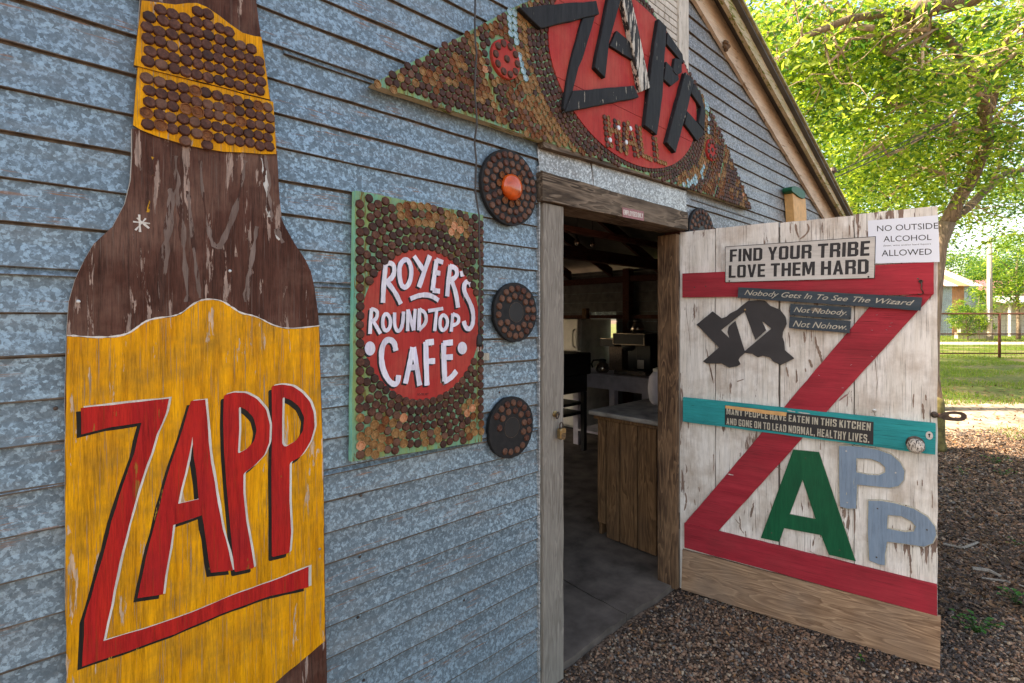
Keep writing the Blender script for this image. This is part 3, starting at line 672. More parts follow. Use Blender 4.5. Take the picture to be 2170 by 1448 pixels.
# concrete floor slab in two pours with a cracked joint
ja = gnd(1197, 1230, .035); jb = gnd(1325, 1301, .035)
fl_ = empty('concrete_floor', (0,0,0)); fl_['kind'] = 'structure'
e1 = gnd(1199, 1381, .035); e2 = gnd(1329, 1300, .035); e3 = gnd(1428, 1233, .035)
dj = (ja-jb).normalized(); far = jb+dj*9
def slab(c, nm='floor_slab'):
    mb = MB(); mb.prism([rough(c, .05, .004)], 0, .035)
    mb.v = [(x, z, -y) for x, y, z in mb.v]   # lay it down: (u, -h, v) -> (u, v, h)
    return mb.build(nm, 'concrete', fl_)
t_ = lambda p: (p.x, p.y)
yb = 6.3
off_ = Vector((dj.y, -dj.x, 0))*.003
def hit_y(p, d, y): s_ = (y-p.y)/d.y; return (p.x+d.x*s_, y)
def hit_x(p, d, x): s_ = (x-p.x)/d.x; return (x, p.y+d.y*s_)
fy = hit_y(jb, dj, yb)
jq = (jb.x, max(.012, jb.y-.01))
slab([(-1.5, .03), (1.0, .02), (e1.x, .010), (1.9, .022), (jq[0]-.005, jq[1]), (jb.x-.004, jb.y+.05), (fy[0]-.003, yb), (-1.5, yb)])
slab([(jq[0]+.005, jq[1]+.004), (2.45, .016), (2.66, .024), (5.98, .03), (5.98, yb), (fy[0]+.003, yb), (jb.x+.004, jb.y+.05)])
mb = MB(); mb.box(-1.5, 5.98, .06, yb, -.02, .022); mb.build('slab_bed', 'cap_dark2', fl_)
# side wall on the right, inner boards, back wall; a gap in the side wall shows daylight
XW = 6.0
gap = (2.79, 3.25, .95, 1.515)
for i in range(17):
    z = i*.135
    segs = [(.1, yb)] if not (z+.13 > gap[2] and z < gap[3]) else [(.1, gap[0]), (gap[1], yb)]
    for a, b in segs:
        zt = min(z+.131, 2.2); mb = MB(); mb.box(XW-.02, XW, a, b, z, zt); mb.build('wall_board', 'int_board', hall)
HX0, HX1, HZ0, HZ1 = -.6, 3.6, .98, 2.10          # opening added in the unseen back wall to let daylight into the room
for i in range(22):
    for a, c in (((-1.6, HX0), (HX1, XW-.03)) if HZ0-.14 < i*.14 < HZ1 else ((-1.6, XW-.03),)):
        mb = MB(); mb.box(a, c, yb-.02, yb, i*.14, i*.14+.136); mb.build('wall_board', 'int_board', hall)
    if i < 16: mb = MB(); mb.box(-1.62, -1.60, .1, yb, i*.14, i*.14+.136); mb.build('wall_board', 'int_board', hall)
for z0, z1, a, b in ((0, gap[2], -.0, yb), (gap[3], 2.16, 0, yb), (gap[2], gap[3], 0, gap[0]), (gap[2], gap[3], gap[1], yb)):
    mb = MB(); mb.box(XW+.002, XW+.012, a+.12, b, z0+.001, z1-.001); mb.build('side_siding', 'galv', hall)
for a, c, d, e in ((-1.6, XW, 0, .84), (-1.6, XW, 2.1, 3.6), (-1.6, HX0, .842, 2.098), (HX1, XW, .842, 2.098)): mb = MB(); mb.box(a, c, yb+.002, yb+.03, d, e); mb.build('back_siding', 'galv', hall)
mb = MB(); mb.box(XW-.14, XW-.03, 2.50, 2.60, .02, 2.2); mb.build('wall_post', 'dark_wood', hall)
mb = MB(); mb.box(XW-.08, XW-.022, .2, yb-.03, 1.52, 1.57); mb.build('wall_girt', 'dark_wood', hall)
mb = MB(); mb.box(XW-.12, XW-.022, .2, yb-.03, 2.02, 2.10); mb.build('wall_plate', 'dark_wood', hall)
for i in range(8):
    y = .6+i*.75
    for sg in (1, -1):
        pts = [(PK, y, RZ(PK)-.10), (PK+sg*3.82, y, RZ(5.95)-.10)]
        (x0, _, z0), (x1, _, z1) = pts; mb = MB()
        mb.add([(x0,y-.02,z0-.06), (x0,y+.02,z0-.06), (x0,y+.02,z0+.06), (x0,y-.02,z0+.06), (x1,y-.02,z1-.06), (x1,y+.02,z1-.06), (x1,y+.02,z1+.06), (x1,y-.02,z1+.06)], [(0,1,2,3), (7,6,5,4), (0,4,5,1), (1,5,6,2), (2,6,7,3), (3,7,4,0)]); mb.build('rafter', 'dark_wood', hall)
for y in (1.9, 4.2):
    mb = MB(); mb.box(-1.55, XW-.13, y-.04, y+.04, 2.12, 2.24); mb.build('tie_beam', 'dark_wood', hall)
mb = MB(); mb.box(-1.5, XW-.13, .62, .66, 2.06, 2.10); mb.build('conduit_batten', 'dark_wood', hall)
# fridge
f = Thing('refrigerator', WALL, 0, 0, label='old white top-freezer refrigerator in the dark kitchen', cat='refrigerator')
f.root.location = (5.24, 2.85, .035); f.org = (5.24, 2.85, .035)
mb = MB(); mb.box(5.28, 5.95, 2.85, 3.55, .06, 1.515); f.part(mb, 'cabinet', 'fridge_side', bevel=.01)
for z0, z1 in ((.10, 1.085), (1.10, 1.513)):
    mb = MB(); mb.box(5.215, 5.275, 2.855, 3.545, z0, z1); d_ = f.part(mb, 'fridge_door', 'fridge', bevel=.012, seg=2)
    hz = (1.14, 1.38) if z0 > 1 else (.78, 1.04)
    mb = MB(); mb.tube([(5.213, 2.905, hz[0]), (5.175, 2.905, hz[0]+.03), (5.172, 2.905, hz[1]-.03), (5.213, 2.905, hz[1])], .012, 8); o = mb.build('handle', 'fridge', f.root, f.org); 
mb = MB(); mb.box(5.3, 5.6, 3.0, 3.5, .036, .058); f.part(mb, 'feet', 'black')
# white work table
tb = Thing('work_table', WALL, 4.66, 1.45, label='white painted wooden table holding the coffee brewer', cat='table')
mb = MB(); mb.box(4.62, 5.55, 1.42, 2.55, .875, .905); tb.part(mb, 'table_top', 'table', bevel=.004)
mb = MB(); mb.box(4.66, 4.69, 1.45, 2.50, .735, .874); tb.part(mb, 'apron', 'table')
mb = MB(); mb.box(4.692, 5.50, 1.45, 1.48, .735, .874); tb.part(mb, 'apron', 'table')
for x, y in ((4.692, 1.482), (4.692, 1.90), (4.692, 2.42), (5.42, 1.482), (5.42, 2.42)):
    mb = MB(); mb.box(x, x+.07, y, y+.07, .036, .873); tb.part(mb, 'leg', 'table')
mb = MB(); mb.box(4.692, 5.49, 1.552, 2.42, .20, .225); tb.part(mb, 'shelf', 'table')
# coffee brewer with its steel base
cb_ = Thing('coffee_brewer', WALL, 4.75, 1.53, label='large black coffee brewer with a steel base on the white table', cat='coffee maker')
ox = 4.72
mb = MB(); mb.box(ox, ox+.42, 1.53, 1.93, .908, .955); cb_.part(mb, 'base', 'stainless', bevel=.004)
mb = MB(); mb.box(ox+.12, ox+.42, 1.54, 1.72, .957, 1.235); cb_.part(mb, 'body', 'black', bevel=.006)
mb = MB(); mb.box(ox+.26, ox+.42, 1.722, 1.92, .957, 1.235); cb_.part(mb, 'back_panel', 'black')
mb = MB(); mb.box(ox-.01, ox+.42, 1.53, 1.93, 1.237, 1.36); hd = cb_.part(mb, 'head', 'black', bevel=.005)
mb = MB()
for q in ((1.53,1.93,1.237,1.243), (1.53,1.93,1.354,1.36), (1.53,1.536,1.2435,1.3535), (1.924,1.93,1.2435,1.3535)): mb.box(ox-.016, ox-.0105, *q)
cb_.part(mb, 'head_trim', 'stainless')
mb = MB(); mb.lathe([(.05,0), (.075,.03), (.08,.07)], (ox+.14, 1.83, 1.165), (0,0,1), 16); cb_.part(mb, 'filter_basket', 'black', smooth=True)
mb = MB(); mb.box(ox+.112, ox+.119, 1.62, 1.70, .975, 1.07); cb_.part(mb, 'rating_plate', 'sign_cream')
cb2 = Thing('small_coffee_brewer', WALL, 4.9, 1.96, label='small black brewer between refrigerator and the large coffee brewer', cat='coffee maker')
mb = MB(); mb.box(4.86, 5.2, 2.02, 2.22, 1.20, 1.29); cb2.part(mb, 'head', 'black', bevel=.005)
mb = MB(); mb.box(5.02, 5.2, 2.03, 2.21, .908, 1.198); cb2.part(mb, 'body', 'steel')
mb = MB(); mb.box(4.853, 4.859, 2.02, 2.22, 1.285, 1.29); cb2.part(mb, 'head_trim', 'stainless')
def carafe(name, x, y, z, lab, hdir):
    t = Thing(name, WALL, x, y, label=lab, cat='coffee pot', group=None); t.root.location = (x, y, z); t.org = (x, y, z)
    mb = MB(); mb.lathe([(.055,0), (.075,.02), (.080,.05), (.065,.09), (.042,.115), (.040,.125)], (x, y, z), (0,0,1), 18); t.part(mb, 'pot', 'stainless', smooth=True)
    mb = MB(); mb.lathe([(.044,0), (.046,.02), (.03,.03)], (x, y, z+.125), (0,0,1), 14); t.part(mb, 'lid', 'black')
    hd = Vector(hdir)*.045; mb = MB(); mb.tube([(x+hd.x, y+hd.y, z+.14), (x+hd.x*2.4, y+hd.y*2.4, z+.135), (x+hd.x*2.9, y+hd.y*2.9, z+.09), (x+hd.x*2.6, y+hd.y*2.6, z+.05)], .010, 6); t.part(mb, 'handle', 'black')
carafe('coffee_pot', 4.74, 2.10, .908, 'glass coffee pot standing on the white table left of the brewer', (-.3, .95, 0))
carafe('coffee_pot', 4.90, 1.74, 1.362, 'coffee pot with black lid on top of the large brewer', (0, .99, 0))
# black oven on a stand, at the left of the opening
ov = Thing('black_oven', WALL, 3.6, 2.0, label='black steel oven on an open stand behind the left door jamb', cat='oven')
def atx(px, X): d = ray(px, HY); return CAMP.y + d.y*(X/d.x)
y0 = atx(1253, 4.6); 
mb = MB(); mb.box(4.0, 4.6, y0, y0+.75, .90, 1.14); ov.part(mb, 'hood', 'black', bevel=.01)
mb = MB(); mb.box(4.03, 4.57, y0+.03, y0+.74, .70, .898); ov.part(mb, 'firebox', 'black', bevel=.01)
mb = MB(); mb.box(3.97, 3.998, y0+.0, y0+.75, .905, .93); ov.part(mb, 'lip', 'steel')
for x in (4.03, 4.52):
    for y in (y0+.04, y0+.66): mb = MB(); mb.box(x, x+.05, y, y+.05, .036, .698); ov.part(mb, 'leg', 'black')
for z in (.44, .55): mb = MB(); mb.box(4.03, 4.56, y0+.095, y0+.655, z, z+.03); ov.part(mb, 'rail', 'black')
mb = MB(); mb.tube([(3.998, y0+.5, .72), (3.95, y0+.5, .66), (3.95, y0+.48, .60), (3.96, y0+.44, .58), (3.97, y0+.42, .61)], .008, 6); ov.part(mb, 'hook', 'steel')
fo_ = []
for i in range(9):
    for j in range(5): fo_.append((3.96+random.uniform(-.012,.012), y0-.002+j*.022, .54+i*.024+random.uniform(-.008,.008)))
mb = MB(); mb.add(fo_, [(i*5+j, i*5+j+1, i*5+j+6, i*5+j+5) for i in range(8) for j in range(4)])
o = mb.build('foil_sheet', 'foil'); tag(o, 'crumpled foil hanging off the corner of the black oven', 'foil'); sm = o.modifiers.new('thick', 'SOLIDIFY'); sm.thickness = .001
# timber counter
ct = Thing('timber_counter', WALL, 2.83, .236, label='timber plank counter with a grimy stone top just inside the doorway', cat='counter')
mb = MB(); mb.box(2.850, 2.856, .165, .70, .14, .83); ct.part(mb, 'backing', 'black')
for a, b in ((.16,.250), (.260,.390), (.400,.525), (.535,.636), (.646,.71)):
    lo = .045 if b < .70 else .13
    mb = MB(); mb.prism([rough([(0, lo), (b-a, lo), (b-a, .835), (0, .835)], .1, .001)], 0, .018)
    mb.v = [(2.848+y_, a+x_, z_) for x_, y_, z_ in mb.v]; ct.part(mb, 'plank', 'planks', bevel=.003)
mb = MB(); mb.box(2.815, 2.85, .14, .735, .837, .862); ct.part(mb, 'top_rail', 'planks', bevel=.003)
mb = MB(); mb.box(2.79, 3.80, .13, .76, .863, .893); ct.part(mb, 'counter_top', 'stone_top', bevel=.006)
mb = MB(); mb.box(2.85, 3.75, .69, .71, .045, .861); ct.part(mb, 'end_panel', 'planks')
mb = MB(); mb.box(3.73, 3.75, .16, .688, .045, .861); ct.part(mb, 'end_panel', 'planks')
mb = MB(); mb.box(2.70, 2.735, .13, .155, .04, .86); lean = mb.build('leaning_slat', 'jamb_brown'); tag(lean, 'thin wooden slat leaning between the counter and the brown jamb', 'slat')
# paper sack / pale round tub at the counter's right and a small shelf with a yellow thing
u_ = Thing('white_tub', WALL, 3.1, .45, label='pale round tub on the counter half hidden by the right jamb', cat='tub'); X = 3.35; Y = atx(1398, X); u_.root.location = (X, Y, .894); u_.org = (X, Y, .894)
mb = MB(); mb.lathe([(.05,0), (.075,.03), (.085,.12), (.075,.2), (.045,.24)], (X, Y, .894), (0,0,1), 18); u_.part(mb, 'tub', 'table', smooth=True)
mb = MB(); mb.lathe([(.047,0), (.049,.02), (.02,.03)], (X, Y, .894+.24), (0,0,1), 14); u_.part(mb, 'lid', 'fridge')
# small tub shelf on the side wall
X = 5.3; Y = atx(1392, X); sh = Thing('small_shelf', WALL, X, Y, label='small wooden shelf right of the coffee brewer', cat='shelf'); 
mb = MB(); mb.box(X-.05, X+.3, Y-.5, Y+.07, 1.135, 1.165); sh.part(mb, 'board', 'kick')
mb = MB(); mb.box(X+.2, X+.24, Y-.4, Y-.36, .036, 1.134); sh.part(mb, 'post', 'kick'); mb = MB(); mb.box(X+.2, X+.24, Y-.05, Y-.01, .036, 1.134); sh.part(mb, 'post', 'kick')
mb = MB(); mb.lathe([(.03,0), (.035,.05), (.015,.08)], (X+.03, Y-.03, 1.166), (0,0,1), 12); o = mb.build('yellow_jar', 'tape', smooth=True); tag(o, 'small yellow jar on the little shelf', 'jar')
mb = MB(); mb.box(5.55, 5.62, 2.98, 3.05, 1.517, 1.66); o = mb.build('wooden_block', 'jamb_brown'); tag(o, 'upright wooden block standing on top of the refrigerator', 'wooden block')
for i, (px, py, X) in enumerate(((1223,514,3.4), (1256,518,3.6))):
    d = ray(px, py); t = X/d.x; p = CAMP + d*t
    b_ = Thing('light_bulb', WALL, p.x, 0, label=('left' if i == 0 else 'right')+' bare glass bulb hanging under the dark ceiling', cat='light bulb'); b_.root.location = p; b_.org = tuple(p)
    mb = MB(); mb.lathe([(.005,-.03), (.018,-.02), (.024,0), (.016,.022), (.011,.035)], p, (0,0,1), 14); b_.part(mb, 'globe', 'stainless', smooth=True)
    mb = MB(); mb.lathe([(.012,.035), (.013,.07), (.004,.075)], p, (0,0,1), 10); b_.part(mb, 'socket', 'black')
    mb = MB(); mb.tube([(p.x, p.y, p.z+.07), (p.x, p.y, RZ(max(PK, p.x)) - .02)], .003, 5); b_.part(mb, 'wire', 'black')

# ================================================================ TALL BOTTLE SIGN
H0 = .013; HB = .032
bs = Thing('bottle_sign', WALL, .34, .3, label='tall plywood sign painted as a brown beer bottle with a yellow label', cat='sign')
LX = [(280,272), (280,332), (277,382), (265,431), (239,480), (199,516.5), (179,550), (159,593), (146,639), (141,709), (138,812), (137,960), (138,1200), (143,1460)]
RX = [(693,1460), (688,1200), (685,960), (680,812), (678,712), (674,662), (667,613), (659,576), (647,550), (624,516), (604,480), (597,464), (592,415), (587,320)]
body = on(WALL, LX + RX, HB)
bl = [body[len(LX)-1][0], .25]; br = [body[len(LX)][0], .25]
cont = body[:len(LX)] + [tuple(bl), tuple(br)] + body[len(LX):]
mb = MB(); mb.prism([rough(cont[::-1], .04, .0012)], H0, HB, 0, 1); bs.part(mb, 'bottle_board', ['brown', 'offwhite'])
def paint(th, px, h, name, mat, pl=WALL, base=None, am=.0008, st=.02, holes=(), sm=0):
    c = on(pl, px, h)
    if sm: c = smoothc(c, sm)
    hs_ = [rough(on(pl, q, h), st, am) for q in holes]
    mb = MB(); mb.prism([rough(c, st, am)] + hs_, h-.0005 if base is None else base, h); return th.part(mb, name, mat)
wave = C2([(490,705), (600,715), (740,710), (820,690), (870,655), (930,610), (1000,590), (1100,580), (1160,560), (1220,510), (1280,475), (1350,468), (1420,480), (1480,520), (1540,560), (1600,570), (1660,590), (1740,635), (1820,655), (1900,655), (2030,640)])
yl = [(142,713)] + wave + [(676,690), (679,812), (684,960), (687,1200), (688.5,1359), (573,1448), (573,1460), (144,1460), (139,1200), (138.5,960), (140,812)]
wl_ = on(WALL, [(142,713)] + wave + [(677,692)], HB+.0004)
yc = on(WALL, yl, HB+.0006); 
i573 = yl.index((573,1448)); yc = yc[:i573] + [(yc[i573][0]-.09, .52), (yc[i573][0]-.2, .25), (yc[-4][0], .25)] + yc[i573+3:]
mb = MB(); mb.prism([rough(yc[::-1], .02, .001)], HB+.0002, HB+.0006); bs.part(mb, 'yellow_label', 'yellow')
mb = MB(); mb.prism([stroke([(x, z+.002) for x, z in wl_], .0028, .7)], HB+.0001, HB+.0008); bs.part(mb, 'label_outline', 'white_paint')
hz_ = HB+.0008
def letter(th, outer, counters, dk, lt, h=hz_, mats=('black_paint', 'white_paint', 'red')):
    for (dx, dy), m, dh in ((dk, mats[0], .0004), (lt, mats[1], .0008), ((0,0), mats[2], .0012)):
        paint(th, [(x+dx, y+dy) for x, y in outer], h+dh, 'letter_shadow' if m == mats[0] else 'letter_highlight' if m == mats[1] else 'painted_letter', m, holes=[[(x+dx, y+dy) for x, y in c] for c in counters], am=.0011, st=.025)
Zb = [(171,865), (358,845), (352,875), (332,921), (321,960), (303,1010), (280,1088), (259,1169), (236,1283), (219,1359), (303,1334), (404,1299), (505,1257), (573,1233), (654,1201), (654,1245), (573,1263), (472,1300), (371,1344), (270,1381), (174,1413), (178.6,1314), (209,1209), (236,1105), (263,1021), (285,960), (300,896), (232,906), (172.5,921)]
Ab = [(405,850), (435,847), (441,911), (445,960), (458,1044), (472,1122), (485,1169), (494,1209), (447,1214), (438,1155), (428,1092), (367,1113), (361,1162), (350,1223), (345.5,1260), (291.5,1268), (310,1179), (332,1095), (354,1010), (373,952), (391.5,895)]
Ac = [(408,925), (410,967), (418,1021), (421,1058), (377.5,1068), (392,1005)]
P1 = [(474.5,838), (494,832), (521,833), (544,845), (564,868), (572,901), (570.7,938), (560,965), (539,987), (516,1004), (515.7,1044), (522,1105), (532.5,1162), (539,1204), (497,1213), (489,1128), (480,1027), (475,960), (473,895)]
P1c = [(506,861.5), (521,868), (537.5,885), (544,911), (539,934.5), (524,951), (504,962), (507,911)]
P2 = [(575.6,818.4), (597,815), (620,818.4), (640,832), (657,851.6), (665,875), (667,905), (658.6,934.5), (647,954.5), (637,968), (614,981), (613.5,1061), (617,1128), (613.5,1172), (576,1181), (576,1095), (575,994), (577,911)]
P2c = [(599,841.6), (617,848), (634,861.5), (645,885), (642,914.6), (627,934.5), (604,948), (598,941), (598,895)]
def sm_(px):
    o = []; n = len(px)
    for i in range(n):
        a, c = px[i], px[(i+1) % n]; k = max(1, int(math.hypot(c[0]-a[0], c[1]-a[1])/9))
        o += [(a[0]+(c[0]-a[0])*j/k, a[1]+(c[1]-a[1])*j/k) for j in range(k)]
    return smoothc(o, 2)
P1, P1c, P2, P2c = sm_(P1), sm_(P1c), sm_(P2), sm_(P2c)
letter(bs, Zb, [], (-10,8), (6,-4)); letter(bs, Ab, [Ac], (-9,9), (5,-2)); letter(bs, P1, [P1c], (-7,9), (4.5,-3)); letter(bs, P2, [P2c], (-7,9), (4.5,-3))
# knot patches, star, screws
for pts in (C3([(825,530), (870,570), (880,640), (850,730), (800,785), (775,720), (785,620)]), C3([(1885,280), (1925,340), (1920,420), (1870,490), (1838,440), (1850,340)])):
    paint(bs, pts, hz_+.0002, 'knot_patch', 'yellow', st=.02, am=.0004, sm=1)
for a, b in (([(295,455), (297,492)]), ([(282,470), (318,474)]), ([(287,488), (309,463)]), ([(290,462), (316,484)])):
    c = on(WALL, [a, b], HB+.0006); mb = MB(); mb.prism([stroke(c, .0035, .5)], HB+.0001, HB+.0006+.0001*random.random()); bs.part(mb, 'painted_star', 'white_paint')
# streaks of bare pale wood in the brown
def streak(p, wd, mat='white_paint'):
    c = on(WALL, p, HB+.0005); st_ = stroke(c, wd, .7); mb = MB(); mb.prism([st_], HB+.0001, HB+.0003+random.uniform(0, .0002)); bs.part(mb, 'bare_wood_streak', mat)
M['amber_flake'] = m_paint('amber_flake', (.50,.24,.02), (.60,.30,.02), (.060,.026,.018), 'z', .49, .3, 3.0, rnd=False, dirt=(.1,.05,.03)); M['streak'] = m_paint('bare_streak', (.13,.085,.068), (.23,.17,.145), (.060,.026,.018), 'z', .52, .3, 2.4, rnd=False, dirt=(.1,.05,.04)); M['streak_w'] = m_paint('flaked_white', (.45,.42,.38), (.62,.60,.56), (.060,.026,.018), 'z', .52, .3, 2.6, rnd=False)
for p, wd in (([(372,330), (375,400), (385,470), (392,560), (398,640)], .010), ([(398,405), (405,470), (412,540), (424,632)], .006), ([(365,400), (358,480), (345,560), (340,660)], .012), ([(560,330), (568,400), (574,470)], .012), ([(520,340), (505,430), (470,520), (455,530), (440,480)], .010), ([(545,480), (532,560), (520,640)], .011), ([(425,340), (428,400), (440,480)], .005), ([(585,485), (600,515)], .010)):
    streak(p, wd, 'streak')
streak([(556,335), (563,380), (570,460)], .008, 'streak_w'); streak([(583,490), (594,508)], .009, 'streak_w')
streak([(319,332), (322,352), (320,372)], .008, 'amber_flake'); streak([(315,385), (312,425), (313,450)], .007, 'amber_flake')
for (x, y) in C2([(1467,285), (500,480)]) + C3([(2008,603)]):
    u, v = on(WALL, [(x, y)], HB)[0]; mb = MB(); mb.lathe([(.0038,0), (.0036,.0015), (.002,.0018)], (u, -HB-.0012, v), (0,-1,0), 10); bs.part(mb, 'screw', 'silver')
# neck boards
up = on(WALL, [(300,-6), (545,-6), (556,78), (587,330), (282,268)], HB)
n0 = [(298,-60), (540,-60), (544,0), (556,90), (520,200), (300,200)]
mb = MB(); c = on(WALL, [(300,-40), (541,-40), (544,0), (554,78), (575,215), (290,140)], HB); mb.prism([rough(c[::-1] , .04, .001)], H0, HB-.004, 0, 1); bs.part(mb, 'neck_board', ['brown', 'offwhite'])
nt_ = on(WALL, [(303,-8), (542,-8)], HB); mb = MB(); mb.prism([[(nt_[0][0], nt_[0][1]+.02), (nt_[1][0], nt_[1][1]+.02), (nt_[1][0]-.01, nt_[1][1]+.42), (nt_[0][0]+.02, nt_[0][1]+.42)]], H0, HB-.005); bs.part(mb, 'neck_board', 'brown')
w1 = C1([(905,2), (925,5), (1000,15), (1120,30), (1200,20), (1260,20), (1320,45), (1400,100), (1470,155), (1550,210), (1620,230), (1670,237)])
p1 = w1 + [(572,211), (284,138), (293,60)]
w2 = C1([(850,800), (900,830), (1000,870), (1100,900), (1200,930), (1300,950), (1430,970), (1560,975), (1680,985), (1765,985)])
p2 = [(292,141), (579,216), (583,270)] + w2[::-1] + [(286,210)]
caps = []
for pg, h, inv in ((p1, HB+.010, 0), (p2, HB+.006, 1)):
    c = on(WALL, pg, h); mb = MB(); mb.prism([rough(c[::-1] if not inv else c[::-1], .03, .001)], HB-.003, h, 0, 1); bs.part(mb, 'label_board', ['yellow', 'lintel'])
    ys = [p[1] for p in c]; xs = [p[0] for p in c]; pa, pb = on(WALL, [(284,138), (572,211)], h); slp = (pb[1]-pa[1])/(pb[0]-pa[0]); print('slp', slp, pa, pb); v = (pa[1]+.016 if not inv else min(ys)+.013-max(0, slp)*.3); r_ = 0
    while v < max(ys)+.02:
        u = min(xs)+.004+random.uniform(-.003, .003)
        while u < max(xs)+.03:
            q = (u+random.uniform(-.0018,.0018), v+(u-min(xs))*slp+random.uniform(-.002,.002))
            if inside(q, c) and edge_dist(q, c) > .0105 - (.003 if inv else 0): caps.append((q[0], q[1], (random.choice(['cap_dark','cap_brown','cap_dark','cap_rust','cap_brown','cap_dark']) if inv and random.random() < .75 else dark()) if inv else (random.choice(['cap_dark', 'cap_dark2', 'cap_dark', 'cap_brown']) if random.random() < .3 else 'cap_dark'), .89, h))
            u += .0236
        v += .0252; r_ += 1
for h in (HB+.010, HB+.006): put_caps(bs, [c[:4] for c in caps if c[4] == h], h)

# ================================================================ ROYER'S sign
cs = Thing('cafe_sign', WALL, .95, 1.09, label="rectangular bottle-cap board with red oval reading Royer's Round Top Cafe", cat='sign')
HC = .034
cc = on(WALL, [(753,404), (1024,456), (1022,936), (745,979)], HC)
mb = MB(); mb.prism([rough(cc[::-1], .05, .0012)], H0, HC, 0, 1); cs.part(mb, 'board', ['sign_back', 'aqua'])
h1 = HC+.0008
el = on(WALL, C6([(105,730), (692,720), (400,358), (400,1082)]), h1)
ecx, erx = (el[0][0]+el[1][0])/2, (el[1][0]-el[0][0])/2; ecy, ery = (el[2][1]+el[3][1])/2, (el[2][1]-el[3][1])/2
ery = (ery+erx)/2*1.02+.01
mb = MB(); mb.prism([ellipse(ecx, ecy, erx, ery, 72)], HC+.0002, h1); cs.part(mb, 'red_disc', 'sign_red')
WT, WM, WB = 11.5, 10.0, 14.0
strokes = []
def hs2(w_, *ss):
    for s_ in ss: strokes.append((s_, w_))
hs2(26, [(228,420),(218,520),(214,612)], [(222,424),(250,412),(272,430),(268,480),(228,512)], [(238,512),(275,560),(303,618)],
    [(322,396),(298,420),(294,470),(305,530),(330,538),(352,500),(356,440),(340,400),(318,395)],
    [(368,380),(418,455)], [(447,378),(425,440),(392,535)], [(480,398),(468,480),(460,552)], [(478,400),(512,412)], [(472,462),(498,466)], [(460,550),(496,555)],
    [(548,425),(538,500),(532,580)], [(545,430),(578,440),(582,480),(548,502)], [(555,505),(575,560),(586,636)], [(604,455),(608,482)],
    [(652,528),(640,505),(618,512),(614,555),(640,600),(660,650),(662,710),(645,745),(622,735),(614,702)],
    [(350,592),(400,572),(450,574),(490,600)])
hs2(20, [(158,640),(152,700),(150,766)], [(156,642),(188,650),(184,690),(156,706)], [(168,706),(185,735),(202,765)],
    [(232,662),(214,680),(212,730),(228,755),(250,735),(252,690),(236,662)], [(272,660),(270,720),(284,755),(304,745),(314,700),(316,655)],
    [(336,752),(338,645)], [(338,645),(366,748)], [(366,748),(374,642)], [(395,640),(392,748)], [(395,645),(425,660),(430,710),(392,747)],
    [(438,652),(512,640)], [(480,645),(470,752)], [(512,668),(496,690),(496,735),(512,752),(532,730),(534,690),(516,668)], [(560,665),(552,755)], [(560,668),(590,678),(588,712),(556,726)])
hs2(30, [(278,850),(270,805),(238,790),(212,820),(204,880),(215,950),(250,1010),(285,1018),(292,970)],
    [(362,832),(345,920),(325,1012)], [(366,832),(380,920),(396,1022)], [(340,935),(388,928)],
    [(426,805),(428,900),(432,1022)], [(424,810),(466,805)], [(430,902),(472,900)],
    [(514,810),(516,900),(520,1000)], [(512,812),(560,808)], [(518,882),(560,880)], [(516,1002),(550,985),(578,950)])
kpx = DIST/FPX*1.30
for n_, (s_, w_) in enumerate(strokes):
    sc_ = 1/2.336
    for dx, dy, m, h in ((-9, 8, 'letter_black', h1+.0003), (0, 0, 'lilac_paint', h1+.0009)):
        c = on(WALL, C6([(x+dx, y+dy) for x, y in s_]), h)
        zf = (DIST/ray(*C6([s_[0]])[0]).y)
        wd = w_*sc_/FPX*zf*.92
        hh = h+n_*.000006
        if len(c) > 4 and math.hypot(s_[0][0]-s_[-1][0], s_[0][1]-s_[-1][1]) < 12:
            cl = c[:-1]; ar = sum(cl[i][0]*cl[(i+1) % len(cl)][1]-cl[(i+1) % len(cl)][0]*cl[i][1] for i in range(len(cl))); cl = smoothc(cl if ar > 0 else cl[::-1], 2); n2 = len(cl); o1 = []; o2 = []
            for i in range(n2):
                ax, ay = cl[i-1]; bx_, by_ = cl[(i+1) % n2]; l_ = math.hypot(bx_-ax, by_-ay); nx, ny = (by_-ay)/l_, -(bx_-ax)/l_; q = wd/2*random.uniform(.92, 1.08)
                o1.append((cl[i][0]+nx*q, cl[i][1]+ny*q)); o2.append((cl[i][0]-nx*q, cl[i][1]-ny*q))
            cons = [o1, o2]
        else: cons = [stroke(c, wd, .10)]
        mb = MB(); mb.prism(cons, h1+.00005, hh); cs.part(mb, 'letter_shadow' if dx else 'letter_stroke', m)
for (x, y, rx, ry) in ((150,838,26,35), (607,836,23,31)):
    for dx, dy, m, h in ((-9, 8, 'letter_black', h1+.0003), (0, 0, 'lilac_paint', h1+.0009)):
        c = on(WALL, C6(ellipse(x+dx, y+dy, rx, ry, 24)), h); mb = MB(); mb.prism([c[::-1]], h1+.00005, h); cs.part(mb, 'painted_dot', m)
text_on(cs, WALL, C6([(385,1060), (440,1058), (440,1070), (385,1072)]), h1+.0003, 'ROYER ART', 'letter_black')
gold_blobs = [on(WALL, C6([p]), HC)[0]+(r,) for p, r in (((330,160),.045), ((420,160),.06), ((600,230),.055), ((520,200),.03), ((705,340),.03), ((150,1310),.10), ((260,1250),.07), ((640,1140),.05), ((680,1250),.05), ((450,1290),.05))]
placed = []
def try_cap(lst, q, poly, grid, mind=.0272):
    k = (int(q[0]/.03), int(q[1]/.03))
    for a in (-1,0,1):
        for b in (-1,0,1):
            for p in grid.get((k[0]+a, k[1]+b), ()):
                if math.hypot(p[0]-q[0], p[1]-q[1]) < mind: return False
    grid.setdefault(k, []).append(q); lst.append(q); return True
grid = {}; lst = []
